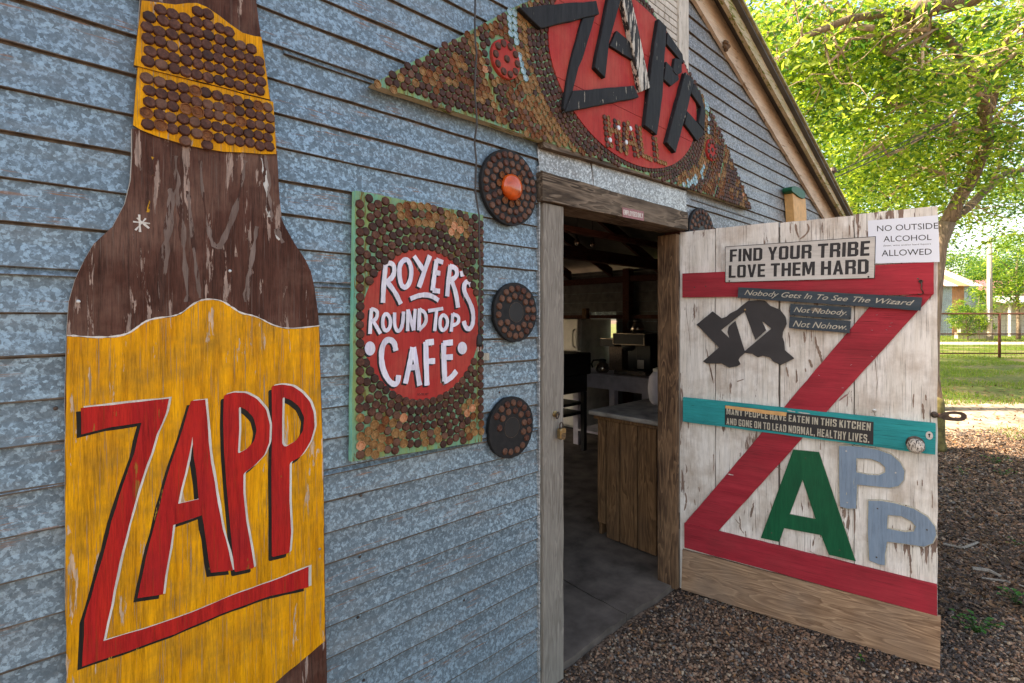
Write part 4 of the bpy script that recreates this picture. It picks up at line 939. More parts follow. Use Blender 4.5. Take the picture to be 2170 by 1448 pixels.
u0, u1 = cc[0][0]+.0125, cc[1][0]-.013
v = cc[3][1]+.016
while v < cc[0][1]-.012:
    for uu in (u0+random.uniform(0,.003), u1): try_cap(lst, (uu, v), cc, grid)
    v += .0275
ccp = cc[::-1]
for i in range(18):
    a, b = erx+.008+i*.0258, ery+.008+i*.0258; n = int(math.pi*(a+b)/.0272); ph = random.random()
    for k in range(n):
        t = 2*math.pi*(k+ph)/n; q = (ecx+a*math.cos(t)+random.uniform(-.0012,.0012), ecy+b*math.sin(t)+random.uniform(-.0012,.0012))
        if inside(q, ccp) and edge_dist(q, ccp) > .008 and (u0+.019 < q[0] < u1-.019): lst.append(q)
caps = []
for q in lst:
    m = dark()
    for gx, gy, gr in gold_blobs:
        if math.hypot(q[0]-gx, q[1]-gy) < gr*random.uniform(.6, 1.1): m = random.choice(['cap_gold','cap_gold','cap_rust','cap_gold','cap_copper','cap_brown']); break
    else:
        if q[1] < ecy-ery-.09 and random.random() < .3: m = 'cap_brown'
    caps.append((q[0], q[1], m, random.uniform(.90, .97)))
put_caps(cs, caps, HC, near=(.95, 1.5))

# ================================================================ BIG HALL SIGN
HS = .046
hs_ = Thing('hall_sign', WALL, 2.1, 2.2, label='huge triangular bottle-cap sign with a red oval and black plank letters over the doorway', cat='sign')
L_ = on(WALL, [(789,178), (1105,8)], HS); Rr_ = on(WALL, [(1593,443), (1555,350), (1510,240), (1400,50), (1370,0)], HS); Bt = on(WALL, [(1070,272)], HS)
outl = [L_[0], Bt[0], Rr_[0], Rr_[1], Rr_[2], Rr_[3], Rr_[4], (2.13, 3.14), (1.86, 3.06), L_[1]]
mb = MB(); mb.prism([rough(outl, .06, .0015)], .013, HS, 0, 1); hs_.part(mb, 'board', ['sign_back', 'moss'])
ox_, oz_, oa, ob = 2.122, 2.663, .6135, .397
ol = ellipse(ox_, oz_, oa, ob, 96)
def clip_half(c, z, keep_up):
    out = []
    n = len(c)
    for i in range(n):
        a, b = c[i], c[(i+1) % n]; ia = (a[1] > z) == keep_up; ib = (b[1] > z) == keep_up
        if ia: out.append(a)
        if ia != ib: t = (z-a[1])/(b[1]-a[1]); out.append((a[0]+(b[0]-a[0])*t, z))
    return out
zs_ = on(WALL, C5([(250,518), (1230,945)]), HS); zj = (zs_[0][1]+zs_[1][1])/2; zj2 = zj+.32
for c in (clip_half(ol, zj-.0012, False), clip_half(clip_half(ol, zj+.0012, True), zj2-.0012, False), clip_half(ol, zj2+.0012, True)):
    mb = MB(); mb.prism([c], HS+.0005, HS+.009); hs_.part(mb, 'red_panel', 'sign_red')
HL = HS+.009
pl_ = [([(65,50), (580,5), (600,95), (210,190)], 'letter_black', .016), ([(490,122), (573,106), (525,270), (490,390), (462,450), (420,620), (400,660), (372,742), (358,725), (385,540), (430,330)], 'letter_black', .012),
 ([(425,605), (830,570), (865,650), (370,750)], 'letter_black', .018), ([(665,-30), (750,-30), (665,290), (655,390), (640,522), (570,450), (600,290)], 'letter_black', .02),
 ([(740,-40), (808,-40), (880,290), (940,585), (880,612), (845,440), (800,200)], 'letter_bare', .026), ([(715,205), (832,305), (845,415), (670,305)], 'letter_black', .014),
 ([(995,125), (1050,180), (1028,500), (1022,640), (985,902), (905,838), (950,420)], 'letter_black', .022), ([(1055,215), (1155,365), (1162,425), (1047,292)], 'letter_black', .014),
 ([(1105,385), (1150,400), (1150,485), (1115,502), (1090,470)], 'letter_black', .017), ([(1045,410), (1125,490), (1132,532), (1078,575), (1030,530)], 'letter_black', .014),
 ([(1175,480), (1232,540), (1195,700), (1110,1020), (1050,950)], 'letter_black', .024), ([(1230,555), (1275,620), (1303,720), (1290,735), (1212,620)], 'letter_black', .014),
 ([(1280,715), (1308,735), (1302,870), (1262,820)], 'letter_black', .018), ([(1185,740), (1298,870), (1292,905), (1250,940), (1170,830)], 'letter_black', .014)]
for pts, m, th_ in pl_:
    c = on(WALL, C5(pts), HL+th_); mb = MB(); mb.prism([rough(c[::-1], .05, .002)], HL-.006, HL+th_); hs_.part(mb, 'letter_plank', m, bevel=.0025)
# the two eyes
eyes = []
for (cx_, cy_), (ex, ey), rr in ((C4([(1362,450)])[0], C4([(1362,300)])[0], 0), (C5([(1358,1000)])[0], C5([(1358,925)])[0], 0)):
    c0 = on(WALL, [(cx_, cy_), (ex, ey)], HS+.02); r = abs(c0[1][1]-c0[0][1]); eyes.append((c0[0][0], c0[0][1], r))
for (x, z, r) in eyes:
    e_ = MB(); e_.lathe([(r,0), (r*.98,.012), (r*.95,.014)], (x, -HS, z), (0,-1,0), 32); hs_.part(e_, 'eye_disc', 'sign_red')
    cp = [(x+(r-.018)*math.cos(t), z+(r-.018)*math.sin(t), 'cap_dark', .95) for t in [2*math.pi*k/int(2*math.pi*(r-.018)/.031) for k in range(int(2*math.pi*(r-.018)/.031))]] + [(x, z, 'cap_dark', .95)]
    put_caps(hs_, cp, HS+.014)
grid = {}; lst = []
for i in range(15):
    a, b = oa+.008+i*.0250, ob+.008+i*.0250; h_ = ((a-b)/(a+b))**2; per = math.pi*(a+b)*(1+3*h_/(10+math.sqrt(4-3*h_))); n = int(per/.0260)
    # equal steps along the ellipse
    fine = ellipse(ox_, oz_, a, b, 720, random.random()); acc = 0; step = per/n; last = fine[0]
    for p in fine[1:]:
        acc += math.hypot(p[0]-last[0], p[1]-last[1]); last = p
        if acc >= step:
            acc -= step; q = (p[0]+random.uniform(-.001,.001), p[1]+random.uniform(-.001,.001))
            if inside(q, outl) and edge_dist(q, outl) > .001 and all(math.hypot(q[0]-x, q[1]-z) > r+.006 for x, z, r in eyes): lst.append((q[0], q[1], i))
zz = 2.0; rr_ = 0
while zz < 3.2:                      # beyond the rings the caps sit in close staggered rows
    xx = .6+(rr_ % 2)*.0131
    while xx < 3.8:
        q = (xx+random.uniform(-.001,.001), zz+(xx-2.1)*.004+random.uniform(-.001,.001)); lo_ = 15.0
        f_ = math.hypot((q[0]-ox_)/(oa+.008+14.85*.025), (q[1]-oz_)/(ob+.008+14.85*.025))
        if f_ > 1 and inside(q, outl) and edge_dist(q, outl) > .001 and all(math.hypot(q[0]-x, q[1]-z) > r+.006 for x, z, r in eyes): lst.append((q[0], q[1], 15+(f_-1)*24))
        xx += .0264
    zz += .0232; rr_ += 1
caps = []
for (x, z, i) in lst:
    r = random.random(); j = i+math.sin(x*9+z*7)*1.0; below = z < 2.40
    if j < 3.8: m = dark()
    elif r > .995: m = 'cap_copper'
    elif r > .90 and random.random() < .6: m = dark()
    elif j < 5.8: m = 'cap_gold' if r < .93 else 'cap_copper'
    elif j < 7.4: m = 'cap_blue' if (r < .85 and math.sin(z*11+x*3) > -.35) else 'cap_gold'
    elif j < 9.2: m = random.choice(['cap_dark', 'cap_brown', 'cap_rust']) if x < 1.8 else dark()
    elif j < 11.5: m = random.choice(['cap_gold', 'cap_rust', 'cap_brown', 'cap_rust'])
    elif j < 13.2: m = random.choice(['cap_rust', 'cap_dark', 'cap_dark'])
    elif j < 15: m = dark()
    elif j < 17: m = random.choice(['cap_gold', 'cap_gold', 'cap_rust'])
    else: m = dark() if math.sin(x*31)*math.sin(z*37+1) < .62 else random.choice(['cap_gold', 'cap_rust'])
    if below and 3.4 < j and r < .25: m = random.choice(['cap_gold', 'cap_brown', 'cap_rust'])
    caps.append((x, z, m, random.uniform(.87, .92)))
# H A L L in caps: pairs of dark and gold
HP = dict(d=[(225,190),(238,310),(245,430),(258,555),(272,675),(292,800),(452,270),(455,385),(487,620),(495,745),(512,870),(655,345),(652,455),(645,560),(648,665),(645,785),(650,890),(800,630),(870,885),(890,1015),(930,400),(940,510),(955,630),(970,745),(985,855),(1010,985),(1290,650),(1300,775),(1310,885),(1320,1010),(1335,1130)],
 g=[(305,210),(320,330),(320,445),(340,560),(373,810),(395,480),(470,505),(530,310),(545,550),(563,670),(575,795),(580,915),(740,320),(730,425),(715,530),(708,625),(712,860),(705,970),(835,560),(870,675),(905,790),(935,905),(965,1030),(775,750),(840,770),(1000,440),(1005,555),(1020,675),(1035,795),(1055,910),(1070,1030),(1140,1060),(1195,1090),(1250,1115),(1345,680),(1360,800),(1370,910),(1385,1030),(1395,1150),(1455,1175),(1510,1190),(1560,1210)],
 w=[(355,690),(535,425),(708,740),(797,440)])
hallp = [(x, y, k) for k in HP for x, y in HP[k]]
hl_ = []
for x, y, m in hallp:
    q = on(WALL, crop(1260, 230, 10.344, [(x, y)]), HL+.005)[0]; mm = {'d': dark(), 'g': 'cap_gold', 'w': 'cap_white'}[m]
    hl_.append((q[0], q[1], mm, .84))
put_caps(hs_, hl_, HL)
put_caps(hs_, caps, HS, near=(0.4, 2.0), limit=300-len(hl_)-40)

# ================================================================ ROUND CAP DISCS
def cap_disc(cxy, hxy, rings, label, centre, rough_edge=.0, skip=(), grp='bottle-cap discs beside the doorway', hole=None):
    c0 = on(WALL, [cxy, hxy], .030); (x, z) = c0[0]; r = abs(c0[1][1]-z)
    t = Thing('bottle_cap_disc', WALL, x, z-r, label=label, cat='wall decoration', group=grp)
    n = 48; sh_ = [(x+r*(1+random.uniform(-rough_edge, rough_edge)*(1 if k % 5 == 0 else .35))*math.cos(2*math.pi*k/n), z+r*(1+random.uniform(-rough_edge, rough_edge)*(1 if k % 7 == 0 else .35))*math.sin(2*math.pi*k/n)) for k in range(n)]
    mb = MB(); mb.prism([sh_], .013, .030); t.part(mb, 'disc', 'disc', bevel=.003)
    cp = []
    for fr_, cnt, m in rings:
        for k in range(cnt):
            a = 2*math.pi*(k+.3)/cnt
            if any(lo < math.degrees(a) % 360 < hi and (abs(fr_-f) < .01) for f, lo, hi in skip): continue
            cp.append((x+fr_*r*math.cos(a)+random.uniform(-.001,.001), z+fr_*r*math.sin(a)+random.uniform(-.001,.001), random.choice(m), .88))
    put_caps(t, cp, .030)
    if centre == 'lens':
        mb = MB(); mb.lathe([(.050,0), (.050,.010), (.045,.020), (.034,.028), (.020,.033), (.006,.034)], (x, -.030, z), (0,-1,0), 28); t.part(mb, 'orange_reflector', 'lens', smooth=True)
    elif centre == 'hole':
        mb = MB(); mb.prism([ellipse(x, z, r*.34, r*.34, 30), ellipse(x, z, r*.325, r*.325, 30)[::-1]], .0301, .0308); t.part(mb, 'worn_ring', 'steel')
        mb = MB(); mb.prism([ellipse(x, z, r*.32, r*.32, 30)], .0301, .0304); t.part(mb, 'centre_patch', 'black')
    return t
br_ = ['cap_brown', 'cap_brown', 'cap_brown', 'cap_dark']
cap_disc((1082,398), (1082,318), ((.86,25,br_), (.64,18,br_), (.44,11,['cap_brown', 'cap_rust'])), 'largest round bottle-cap disc with orange reflector in its centre', 'lens')
cap_disc((1094,662), (1094,599), ((.80,18,br_), (.54,12,br_)), 'middle round bottle-cap disc with two full rings and a chipped left edge', 'hole', .03, ((.54,150,200),))
cap_disc((1085,906), (1085,841), ((.80,18,br_), (.55,11,br_)), 'lowest round bottle-cap disc with caps missing on its left side', 'hole', .035, ((.80,165,232), (.55,200,330)))
cap_disc((1488,498), (1488,441), ((.86,22,br_), (.64,15,br_), (.42,9,br_)), 'bottle-cap disc half hidden behind the open door', 'hole')

# ================================================================ small orange bottle board near the eave
ob_ = Thing('small_bottle_sign', WALL, 4.3, 1.2, label='small orange bottle board with green top under the eave behind the door', cat='sign')
K8 = lambda p: crop(1450, 360, 6.2, p)
HO = .075
c = on(WALL, K8([(1425,300), (1500,330), (1595,385), (1605,520), (1610,690), (1450,690)]), HO)
b0, b1 = c[-1], c[-2]; wd = b1[0]-b0[0]
full = [c[0], c[1], c[2], c[3], c[4], (b1[0]+.01, b1[1]-.25), (b1[0]+wd*.5, b1[1]-.4), (b1[0]+wd*.5, b1[1]-1.0), (b0[0]-wd*.5, b1[1]-1.0), (b0[0]-wd*.5, b1[1]-.4), (b0[0]-.01, b1[1]-.25), c[5]]
mb = MB(); mb.prism([full[::-1]], .013, HO); ob_.part(mb, 'bottle_board', 'tape', bevel=.003)
c = on(WALL, K8([(1410,235), (1440,212), (1500,225), (1575,275), (1592,310), (1588,375), (1560,382), (1500,350), (1470,320), (1415,285)]), HO+.012)
mb = MB(); mb.prism([smoothc(c[::-1], 1)], .02, HO+.012); ob_.part(mb, 'green_top', 'green', bevel=.006)

# ================================================================ hanging cord
cdp = C4([(1112,-40), (1108,180), (1112,330), (1122,400), (1112,560), (1108,720), (1120,850), (1125,960), (1105,1080), (1120,1230), (1112,1440)])
cdp += C6([(670,60), (690,180), (690,330), (695,480), (690,600), (688,700), (690,765)])
pc = Thing('hanging_cord', WALL, 1.2, 1.4, label='grey two-wire power cord hanging down the wall in front of the cafe sign', cat='power cord')
cw = [WALL.uv(x, y, .066) for x, y in cdp]; cw3 = [(u, -.066, v) for u, v in cw]
cw3 = [cw3[0]] + [p for p in cw3[1:]]
mb = MB(); mb.tube(cw3, .0034, 7); pc.part(mb, 'cord', 'cord', smooth=True)
e = cw3[-1]; mb = MB(); mb.lathe([(.004,0), (.009,.010), (.011,.035), (.010,.045)], e, (0,0,-1), 10); pc.part(mb, 'plug', 'black', smooth=True)
for s_ in (-.006, .006): mb = MB(); mb.box(e[0]+s_-.001, e[0]+s_+.001, e[1]-.003, e[1]+.003, e[2]-.062, e[2]-.044); pc.part(mb, 'prong', 'silver')

# ================================================================ employees sign, padlock
es = Thing('employees_sign', WALL, 2.1, 2.0, label='small faded red Employees Only plate on the door lintel', cat='sign')
q = C7([(595,438), (738,468), (738,530), (597,503)]); c = on(WALL, q, .048); mb = MB(); mb.prism([c[::-1]], .0458, .048); es.part(mb, 'plate', 'pink')
block_text(es, WALL, C7([(603,454), (733,482), (733,513), (603,487)]), .0484, 'EMPLOYEES ONLY', 'white_paint', gap=1.6)
fr_ = on(WALL, q, .0481); 
pk = Thing('padlock', WALL, 1.6, 1.2, label='brass combination padlock hanging from the eye on the left door jamb', cat='padlock')
K9 = lambda p: crop(1130, 640, 4.023, p)
e = on(WALL, K9([(215,960), (240,1000), (240,1115)]), .05)
mb = MB(); mb.lathe([(.013,0), (.013,.004), (.007,.006), (.007,.014)], (e[0][0]-.002, -.0305, e[0][1]), (0,-1,0), 14); pk.part(mb, 'eye_plate', 'brass')
mb = MB(); mb.tube([(e[0][0]+.008*math.cos(a), -.046-.003*math.sin(a), e[0][1]-.004+.014*math.sin(a)) for a in [k*math.pi/6 for k in range(13)]], .0028, 6); pk.part(mb, 'eye', 'steel', smooth=True)
bx = e[2][0]; bz = e[2][1]
mb = MB(); mb.tube([(bx-.010, -.050, bz+.012), (bx-.010, -.050, bz+.030)] + [(bx+.010*math.cos(a), -.050, bz+.030+.012*math.sin(a)) for a in [math.pi-k*math.pi/6 for k in range(1, 6)]] + [(bx+.010, -.050, bz+.030), (bx+.010, -.050, bz+.012)], .003, 8); pk.part(mb, 'shackle', 'steel', smooth=True)
mb = MB(); mb.prism([[(bx-.018, bz+.012), (bx-.012, bz+.020), (bx+.014, bz+.020), (bx+.019, bz+.010), (bx+.017, bz-.020), (bx+.010, bz-.027), (bx-.010, bz-.027), (bx-.017, bz-.020)][::-1]], .040, .062); pk.part(mb, 'body', 'brass', bevel=.003)
for k in range(4): mb = MB(); mb.box(bx-.013, bx+.013, -.0632, -.0622, bz-.022+k*.006, bz-.019+k*.006); pk.part(mb, 'rib', 'steel')

# ================================================================ THINGS ON THE DOOR
def dsign(name, quad, h0, h1, mat, label, cat='sign', bevel=.001, st=.05, am=.0008, group=None):
    c = on(DOOR, quad, h1); t = Thing(name, DOOR, c[0][0], min(p[1] for p in c), label=label, cat=cat, group=group)
    mb = MB(); mb.prism([rough(c[::-1], st, am)], h0, h1); t.part(mb, 'plate' if 'plank' not in name else 'board', mat, bevel=bevel); return t
ts = dsign('tribe_sign', D1([(395,315), (1478,240), (1470,543), (395,573)]), .0168, .021, 'sign_cream', 'cream metal sign reading Find Your Tribe Love Them Hard')
c = on(DOOR, D1([(395,315), (1478,240), (1470,543), (395,573)]), .0212); ci = [(sum(p[0] for p in c)/4, sum(p[1] for p in c)/4)]
inn = [(p[0]*.992+ci[0][0]*.008, p[1]*.972+ci[0][1]*.028) for p in c]
mb = MB(); mb.prism([c[::-1], inn[::-1]], .0205, .0212); ts.part(mb, 'border', 'letter_black')
block_text(ts, DOOR, D1([(430,336), (1437,272), (1432,380), (428,425)]), .0216, 'FIND YOUR TRIBE', 'ink')
block_text(ts, DOOR, D1([(422,450), (1428,404), (1426,510), (420,540)]), .0216, 'LOVE THEM HARD', 'ink')
for x, y in D1([(425,562), (1425,532)]): u, v = on(DOOR, [(x, y)], .0213)[0]; mb = MB(); mb.prism([ellipse(u, v, .004, .004, 12)], .0212, .0222); ts.part(mb, 'screw', 'black')
pn = dsign('paper_notice', D1([(1422,128), (1925,88), (1937,425), (1424,437)]), .0165, .0170, 'paper', 'white paper notice reading No Outside Alcohol Allowed at the top corner of the door', 'paper notice', bevel=0)
for qd, tx in (([(1487,165), (1925,142), (1927,186), (1487,206)], 'NO OUTSIDE'), ([(1533,240), (1878,227), (1878,267), (1533,282)], 'ALCOHOL'), ([(1533,302), (1872,289), (1872,303), (1533,318)], '(beer, wine and/or hard liquor)'), ([(1520,340), (1880,328), (1880,372), (1520,385)], 'ALLOWED')):
    text_on(pn, DOOR, D1(qd), .0173, tx, 'ink')
wz = Thing('wizard_sign', DOOR, .3, 1.6, label='slate-blue hanging sign of three boards reading Nobody Gets In To See The Wizard', cat='sign')
for qd, tq, tx, hb in (([(490,607), (1812,680), (1800,775), (485,683)], [(535,624), (1757,700), (1752,750), (532,674)], 'Nobody Gets In To See The Wizard', .031), ([(865,725), (1302,750), (1298,838), (858,808)], [(888,746), (1270,771), (1270,820), (886,797)], 'Not Nobody.', .027), ([(858,817), (1298,850), (1290,938), (853,900)], [(882,845), (1268,870), (1268,913), (880,890)], 'Not Nohow.', .027)):
    c = on(DOOR, D1(qd), hb); mb = MB(); mb.prism([rough(c[::-1], .04, .001)], hb-.010 if hb < .03 else .019, hb); wz.part(mb, 'board', 'slate', bevel=.0015)
    text_on(wz, DOOR, D1(tq), hb+.0005, tx, 'slate_text', shear=.42, bold=.004)
for x, y in D1([(905,706), (1245,735), (1285,738), (885,808), (1285,832)]):
    u, v = on(DOOR, [(x, y)], .03)[0]; mb = MB(); mb.tube([(u+.0055*math.cos(a), -.029-.003*math.sin(2*a), v+.0055*math.sin(a)) for a in [k*math.pi/4 for k in range(12)]], .0011, 5); wz.part(mb, 'wire_ring', 'black', smooth=True)
tq = [(190,875), (305,780), (370,830), (405,818), (430,795), (480,770), (520,735), (560,705), (620,700), (680,702), (720,740), (790,768), (830,820), (837,870), (810,930), (806,965), (820,1000), (825,1060), (855,1085), (892,1118), (850,1140), (795,1165), (740,1140), (715,1110), (665,1100), (630,1110), (590,1085), (538,1078), (500,1110), (490,1130), (505,1160), (480,1175), (425,1185), (370,1155), (310,1155), (265,1155), (235,1140), (350,1040)]
zq = [(365,915), (535,780), (612,985), (690,915), (658,848), (728,903), (535,1066), (468,848), (420,890), (412,930), (425,972)]
tx_ = Thing('state_cutout', DOOR, .1, 1.1, label='dark metal Texas outline with a Z cut through it on the door', cat='wall decoration')
mb = MB(); mb.prism([on(DOOR, D1(tq), .010)[::-1], on(DOOR, D1(zq), .010)[::-1]], .004, .010); tx_.part(mb, 'plate', 'texas', bevel=.0008)
u, v = on(DOOR, D1([(538,768)]), .011)[0]; mb = MB(); mb.lathe([(.005,0), (.005,.002), (.003,.003)], (u, -.0102, v), (0,-1,0), 10); tx_.part(mb, 'nail', 'brass')
kt = dsign('kitchen_sign', D2([(395,268), (1462,388), (1460,552), (392,408)]), .0212, .0235, 'kitchen', 'black sign about people who have eaten in this kitchen on the teal board')
block_text(kt, DOOR, D2([(405,290), (1443,396), (1440,452), (405,333)]), .0240, 'MANY PEOPLE HAVE EATEN IN THIS KITCHEN', 'slate_text', gap=1.6)
block_text(kt, DOOR, D2([(405,358), (1433,480), (1430,540), (405,405)]), .0240, 'AND GONE ON TO LEAD NORMAL, HEALTHY LIVES.', 'slate_text', gap=1.6)
tp = on(DOOR, D2([(397,270), (838,320), (833,348), (640,325), (397,290)]), .0250); mb = MB(); mb.prism([rough(tp[::-1], .03, .001)], .0242, .0248); kt.part(mb, 'tape_strip', 'tape')
def dletter(name, outer, hole, h, mat, label, grp=None, sm=0):
    c = on(DOOR, outer, h); k = on(DOOR, hole, h)
    if sm: c = smoothc(c, sm); k = smoothc(k, sm)
    t = Thing(name, DOOR, sum(p[0] for p in c)/len(c), min(p[1] for p in c), label=label, cat='letter', group=grp)
    mb = MB(); mb.prism([c[::-1], k[::-1]], h-.004 if mat == 'grey' else .0008, h, 0, 1); t.part(mb, 'letter_face', [mat, 'rim'], bevel=.0008)
    if mat == 'grey':
        def grow(q, d):
            ar = sum(q[i][0]*q[(i+1) % len(q)][1]-q[(i+1) % len(q)][0]*q[i][1] for i in range(len(q))); sg = 1 if ar > 0 else -1; o = []
            for i in range(len(q)):
                ax, ay = q[i-1]; bx_, by_ = q[(i+1) % len(q)]; l_ = math.hypot(bx_-ax, by_-ay) or 1; o.append((q[i][0]+sg*(by_-ay)/l_*d, q[i][1]-sg*(bx_-ax)/l_*d))
            return o
        mb = MB(); mb.prism([rough(grow(c, .0032), .02, .0012)[::-1], rough(grow(k, -.003), .02, .0008)[::-1]], .0008, h-.0042); t.part(mb, 'letter_back', 'rim')
    return t
A_ = dletter('wooden_letter', [(1681,952.6), (1736,958), (1814,1190), (1756,1176), (1740,1134.6), (1662,1120), (1651.6,1149), (1612,1140.5)], [(1701,1018), (1728,1100), (1674,1090)], .009, 'green', 'green letter A on the white door')
for p in D2([(972,647), (730,1185), (1218,1310)]): u, v = on(DOOR, [p], .009)[0]; mb = MB(); mb.lathe([(.003,0), (.003,.001)], (u, -.009, v), (0,-1,0), 8); A_.part(mb, 'nail', 'steel')
P_ = dletter('wooden_letter', D2([(1213,560), (1300,560), (1400,570), (1490,587), (1590,622), (1655,680), (1686,740), (1680,805), (1640,850), (1580,862), (1345,840), (1341,925), (1338,1010), (1270,1012), (1218,995), (1213,800)]), D2([(1340,650), (1440,653), (1510,680), (1545,715), (1545,750), (1500,772), (1420,768), (1340,750)]), .013, 'grey', 'upper blue-grey letter P touching the teal board')
for p in D2([(1265,597), (1620,753), (1272,967)]): u, v = on(DOOR, [p], .013)[0]; mb = MB(); mb.lathe([(.0035,0), (.0035,.0012)], (u, -.013, v), (0,-1,0), 8); P_.part(mb, 'screw', 'silver')
P_ = dletter('wooden_letter', D2([(1425,952), (1520,955), (1610,970), (1750,1010), (1850,1070), (1905,1140), (1913,1200), (1888,1260), (1825,1285), (1690,1265), (1560,1250), (1545,1340), (1545,1418), (1500,1412), (1430,1385), (1420,1200)]), D2([(1565,1058), (1660,1065), (1730,1100), (1765,1140), (1750,1175), (1690,1180), (1610,1165), (1560,1155)]), .013, 'grey', 'lower blue-grey letter P near the free edge of the door')
for p in D2([(1490,1010), (1845,1163), (1483,1360)]): u, v = on(DOOR, [p], .013)[0]; mb = MB(); mb.lathe([(.0035,0), (.0035,.0012)], (u, -.013, v), (0,-1,0), 8); P_.part(mb, 'screw', 'steel')

# ================================================================ service mast and overhead wire
mp = atz(1765, 470, 4.95)
ms = Thing('service_mast', WALL, mp.x, 0, label='thin black pipe standing at the roof eave where the cables attach', cat='pipe'); ms.root.location = (mp.x, mp.y, mp.z); ms.org = (mp.x, mp.y, mp.z)
mt = mp.copy(); mt.z = atz(1765, 368, 4.95).z
mb = MB(); mb.tube([(mp.x, mp.y, mp.z-.4), (mp.x, mp.y, mt.z)], .012, 10); ms.part(mb, 'pipe', 'black')
mb = MB(); mb.lathe([(.02,0), (.035,.02), (.03,.05), (.01,.06)], mt, (0,0,1), 12); ms.part(mb, 'weather_head', 'steel')
mb = MB(); mb.tube([mt+Vector((-.07,0,-.02)), mt+Vector((.0,0,-.01))], .01, 6); ms.part(mb, 'bracket', 'steel')
far_ = atz(2260, 128, 12)
for i, dz in enumerate((0, -.05)):
    pts = [mt.lerp(far_, t)+Vector((0,0,dz*(1 if t < .9 else 1)-.25*4*t*(1-t)*.25)) for t in [k/14 for k in range(15)]]
    mb = MB(); mb.tube(pts, .006, 6); o = mb.build('overhead_cable', 'black'); tag(o, ('upper' if i == 0 else 'lower')+' black overhead cable running from the eave pipe to the right', 'cable', 'overhead cables')
# ================================================================ OUTDOORS: ground
gb = NB('dirt_ground'); v = gb.vec()
f1, _ = gb.noise(v, 1.2, 6, .6); f2, _ = gb.noise(v, 45, 5, .7); v3 = gb.vor(v, 90); s3 = gb.n.new('ShaderNodeSeparateColor'); gb.L(v3.outputs['Color'], s3.inputs[0])
t = gb.math('ADD', gb.math('MULTIPLY', f2, .6), gb.math('MULTIPLY', s3.outputs[0], .4))
c = gb.ramp(t, [(.3, (.05,.032,.022)), (.5, (.13,.085,.058)), (.7, (.26,.18,.13))])
c = gb.mix(gb.ramp(f1, [(.45, 0), (.6, .5)]), c, (.10,.058,.035))
gb.bump(gb.math('ADD', f2, gb.math('MULTIPLY', v3.outputs['Distance'], -1.0)), .7, .006); gb.set(c, .9, 0, .2); M['dirt'] = gb.m
gb = NB('lawn_ground'); v = gb.vec(); f1, _ = gb.noise(v, .8, 5, .6); f2, _ = gb.noise(v, 25, 5, .7)
c = gb.ramp(gb.math('ADD', gb.math('MULTIPLY', f2, .5), gb.math('MULTIPLY', f1, .5)), [(.38, (.05,.08,.012)), (.5, (.10,.12,.025)), (.58, (.20,.15,.08))]); gb.bump(f2, .8, .03); gb.set(c, .9, 0, .2); M['lawn'] = gb.m
gb = NB('pale_track'); v = gb.vec(); f2, _ = gb.noise(v, 12, 5, .7); c = gb.ramp(f2, [(.35, (.30,.24,.18)), (.65, (.44,.37,.29))]); gb.bump(f2, .5, .01); gb.set(c, .9, 0, .2); M['track'] = gb.m
mb = MB(); mb.add([(-300,-300,-.004), (300,-300,-.004), (300,300,-.004), (-300,300,-.004)], [(0,1,2,3)]); struct(mb, 'ground', 'dirt')
def patch(lo, hi, l0, l1, z, name, mat, wig=.4, n=60):
    a = [LD(l0+(l1-l0)*k/n, lo+wig*math.sin(k*1.3)+random.uniform(-wig, wig)*.6, z) for k in range(n+1)]; b = [LD(l0+(l1-l0)*k/n, hi+random.uniform(-wig, wig)*.5, z) for k in range(n+1)]
    mb = MB(); mb.add(a+b, [(k, k+1, n+1+k+1, n+1+k) for k in range(n)]); return struct(mb, name, mat)
gb = NB('sandy_dirt'); v = gb.vec(); f2, _ = gb.noise(v, 9, 6, .7); f1, _ = gb.noise(v, 1.5, 4, .6); c = gb.ramp(gb.math('ADD', gb.math('MULTIPLY', f2, .5), gb.math('MULTIPLY', f1, .5)), [(.38, (.20,.13,.09)), (.55, (.42,.33,.25)), (.7, (.52,.43,.34))]); gb.bump(f2, .6, .01); gb.set(c, .9, 0, .2); M['sand'] = gb.m
patch(6.6, 9.6, 2, 30, .008, 'path', 'sand', .35); patch(9.3, 29.5, 2, 60, .016, 'lawn', 'lawn', .3); patch(29.6, 33, 2, 70, .004, 'path', 'track', .1); patch(33.2, 140, -30, 160, .004, 'lawn', 'lawn', .1)

# gravel: thousands of real stones
ico_v = np.array([(0,0,1), (.894,0,.447), (.276,.851,.447), (-.724,.526,.447), (-.724,-.526,.447), (.276,-.851,.447), (.724,.526,-.447), (-.276,.851,-.447), (-.894,0,-.447), (-.276,-.851,-.447), (.724,-.526,-.447), (0,0,-1)])
ico_f = np.array([(0,1,2), (0,2,3), (0,3,4), (0,4,5), (0,5,1), (1,6,2), (2,7,3), (3,8,4), (4,9,5), (5,10,1), (6,7,2), (7,8,3), (8,9,4), (9,10,5), (10,6,1), (11,7,6), (11,8,7), (11,9,8), (11,10,9), (11,6,10)])
oct_v = np.array([(1,0,0), (0,1,0), (-1,0,0), (0,-1,0), (0,0,1), (0,0,-1)], float); oct_f = np.array([(0,1,4), (1,2,4), (2,3,4), (3,0,4), (1,0,5), (2,1,5), (3,2,5), (0,3,5)])
def cam_ground(n, zd0, zd1, lat_lo, lat_hi, pw=1.0):
    """points on the ground between two distances from where the viewer stands; lat limits as fractions of distance"""
    u = rng.random(n); zd = (zd0**pw+(zd1**pw-zd0**pw)*u)**(1/pw); lat = zd*(lat_lo+(lat_hi-lat_lo)*rng.random(n))
    x = zd*FW.x+lat*RT.x; y = -DIST+zd*FW.y+lat*RT.y; return x, y, zd, lat
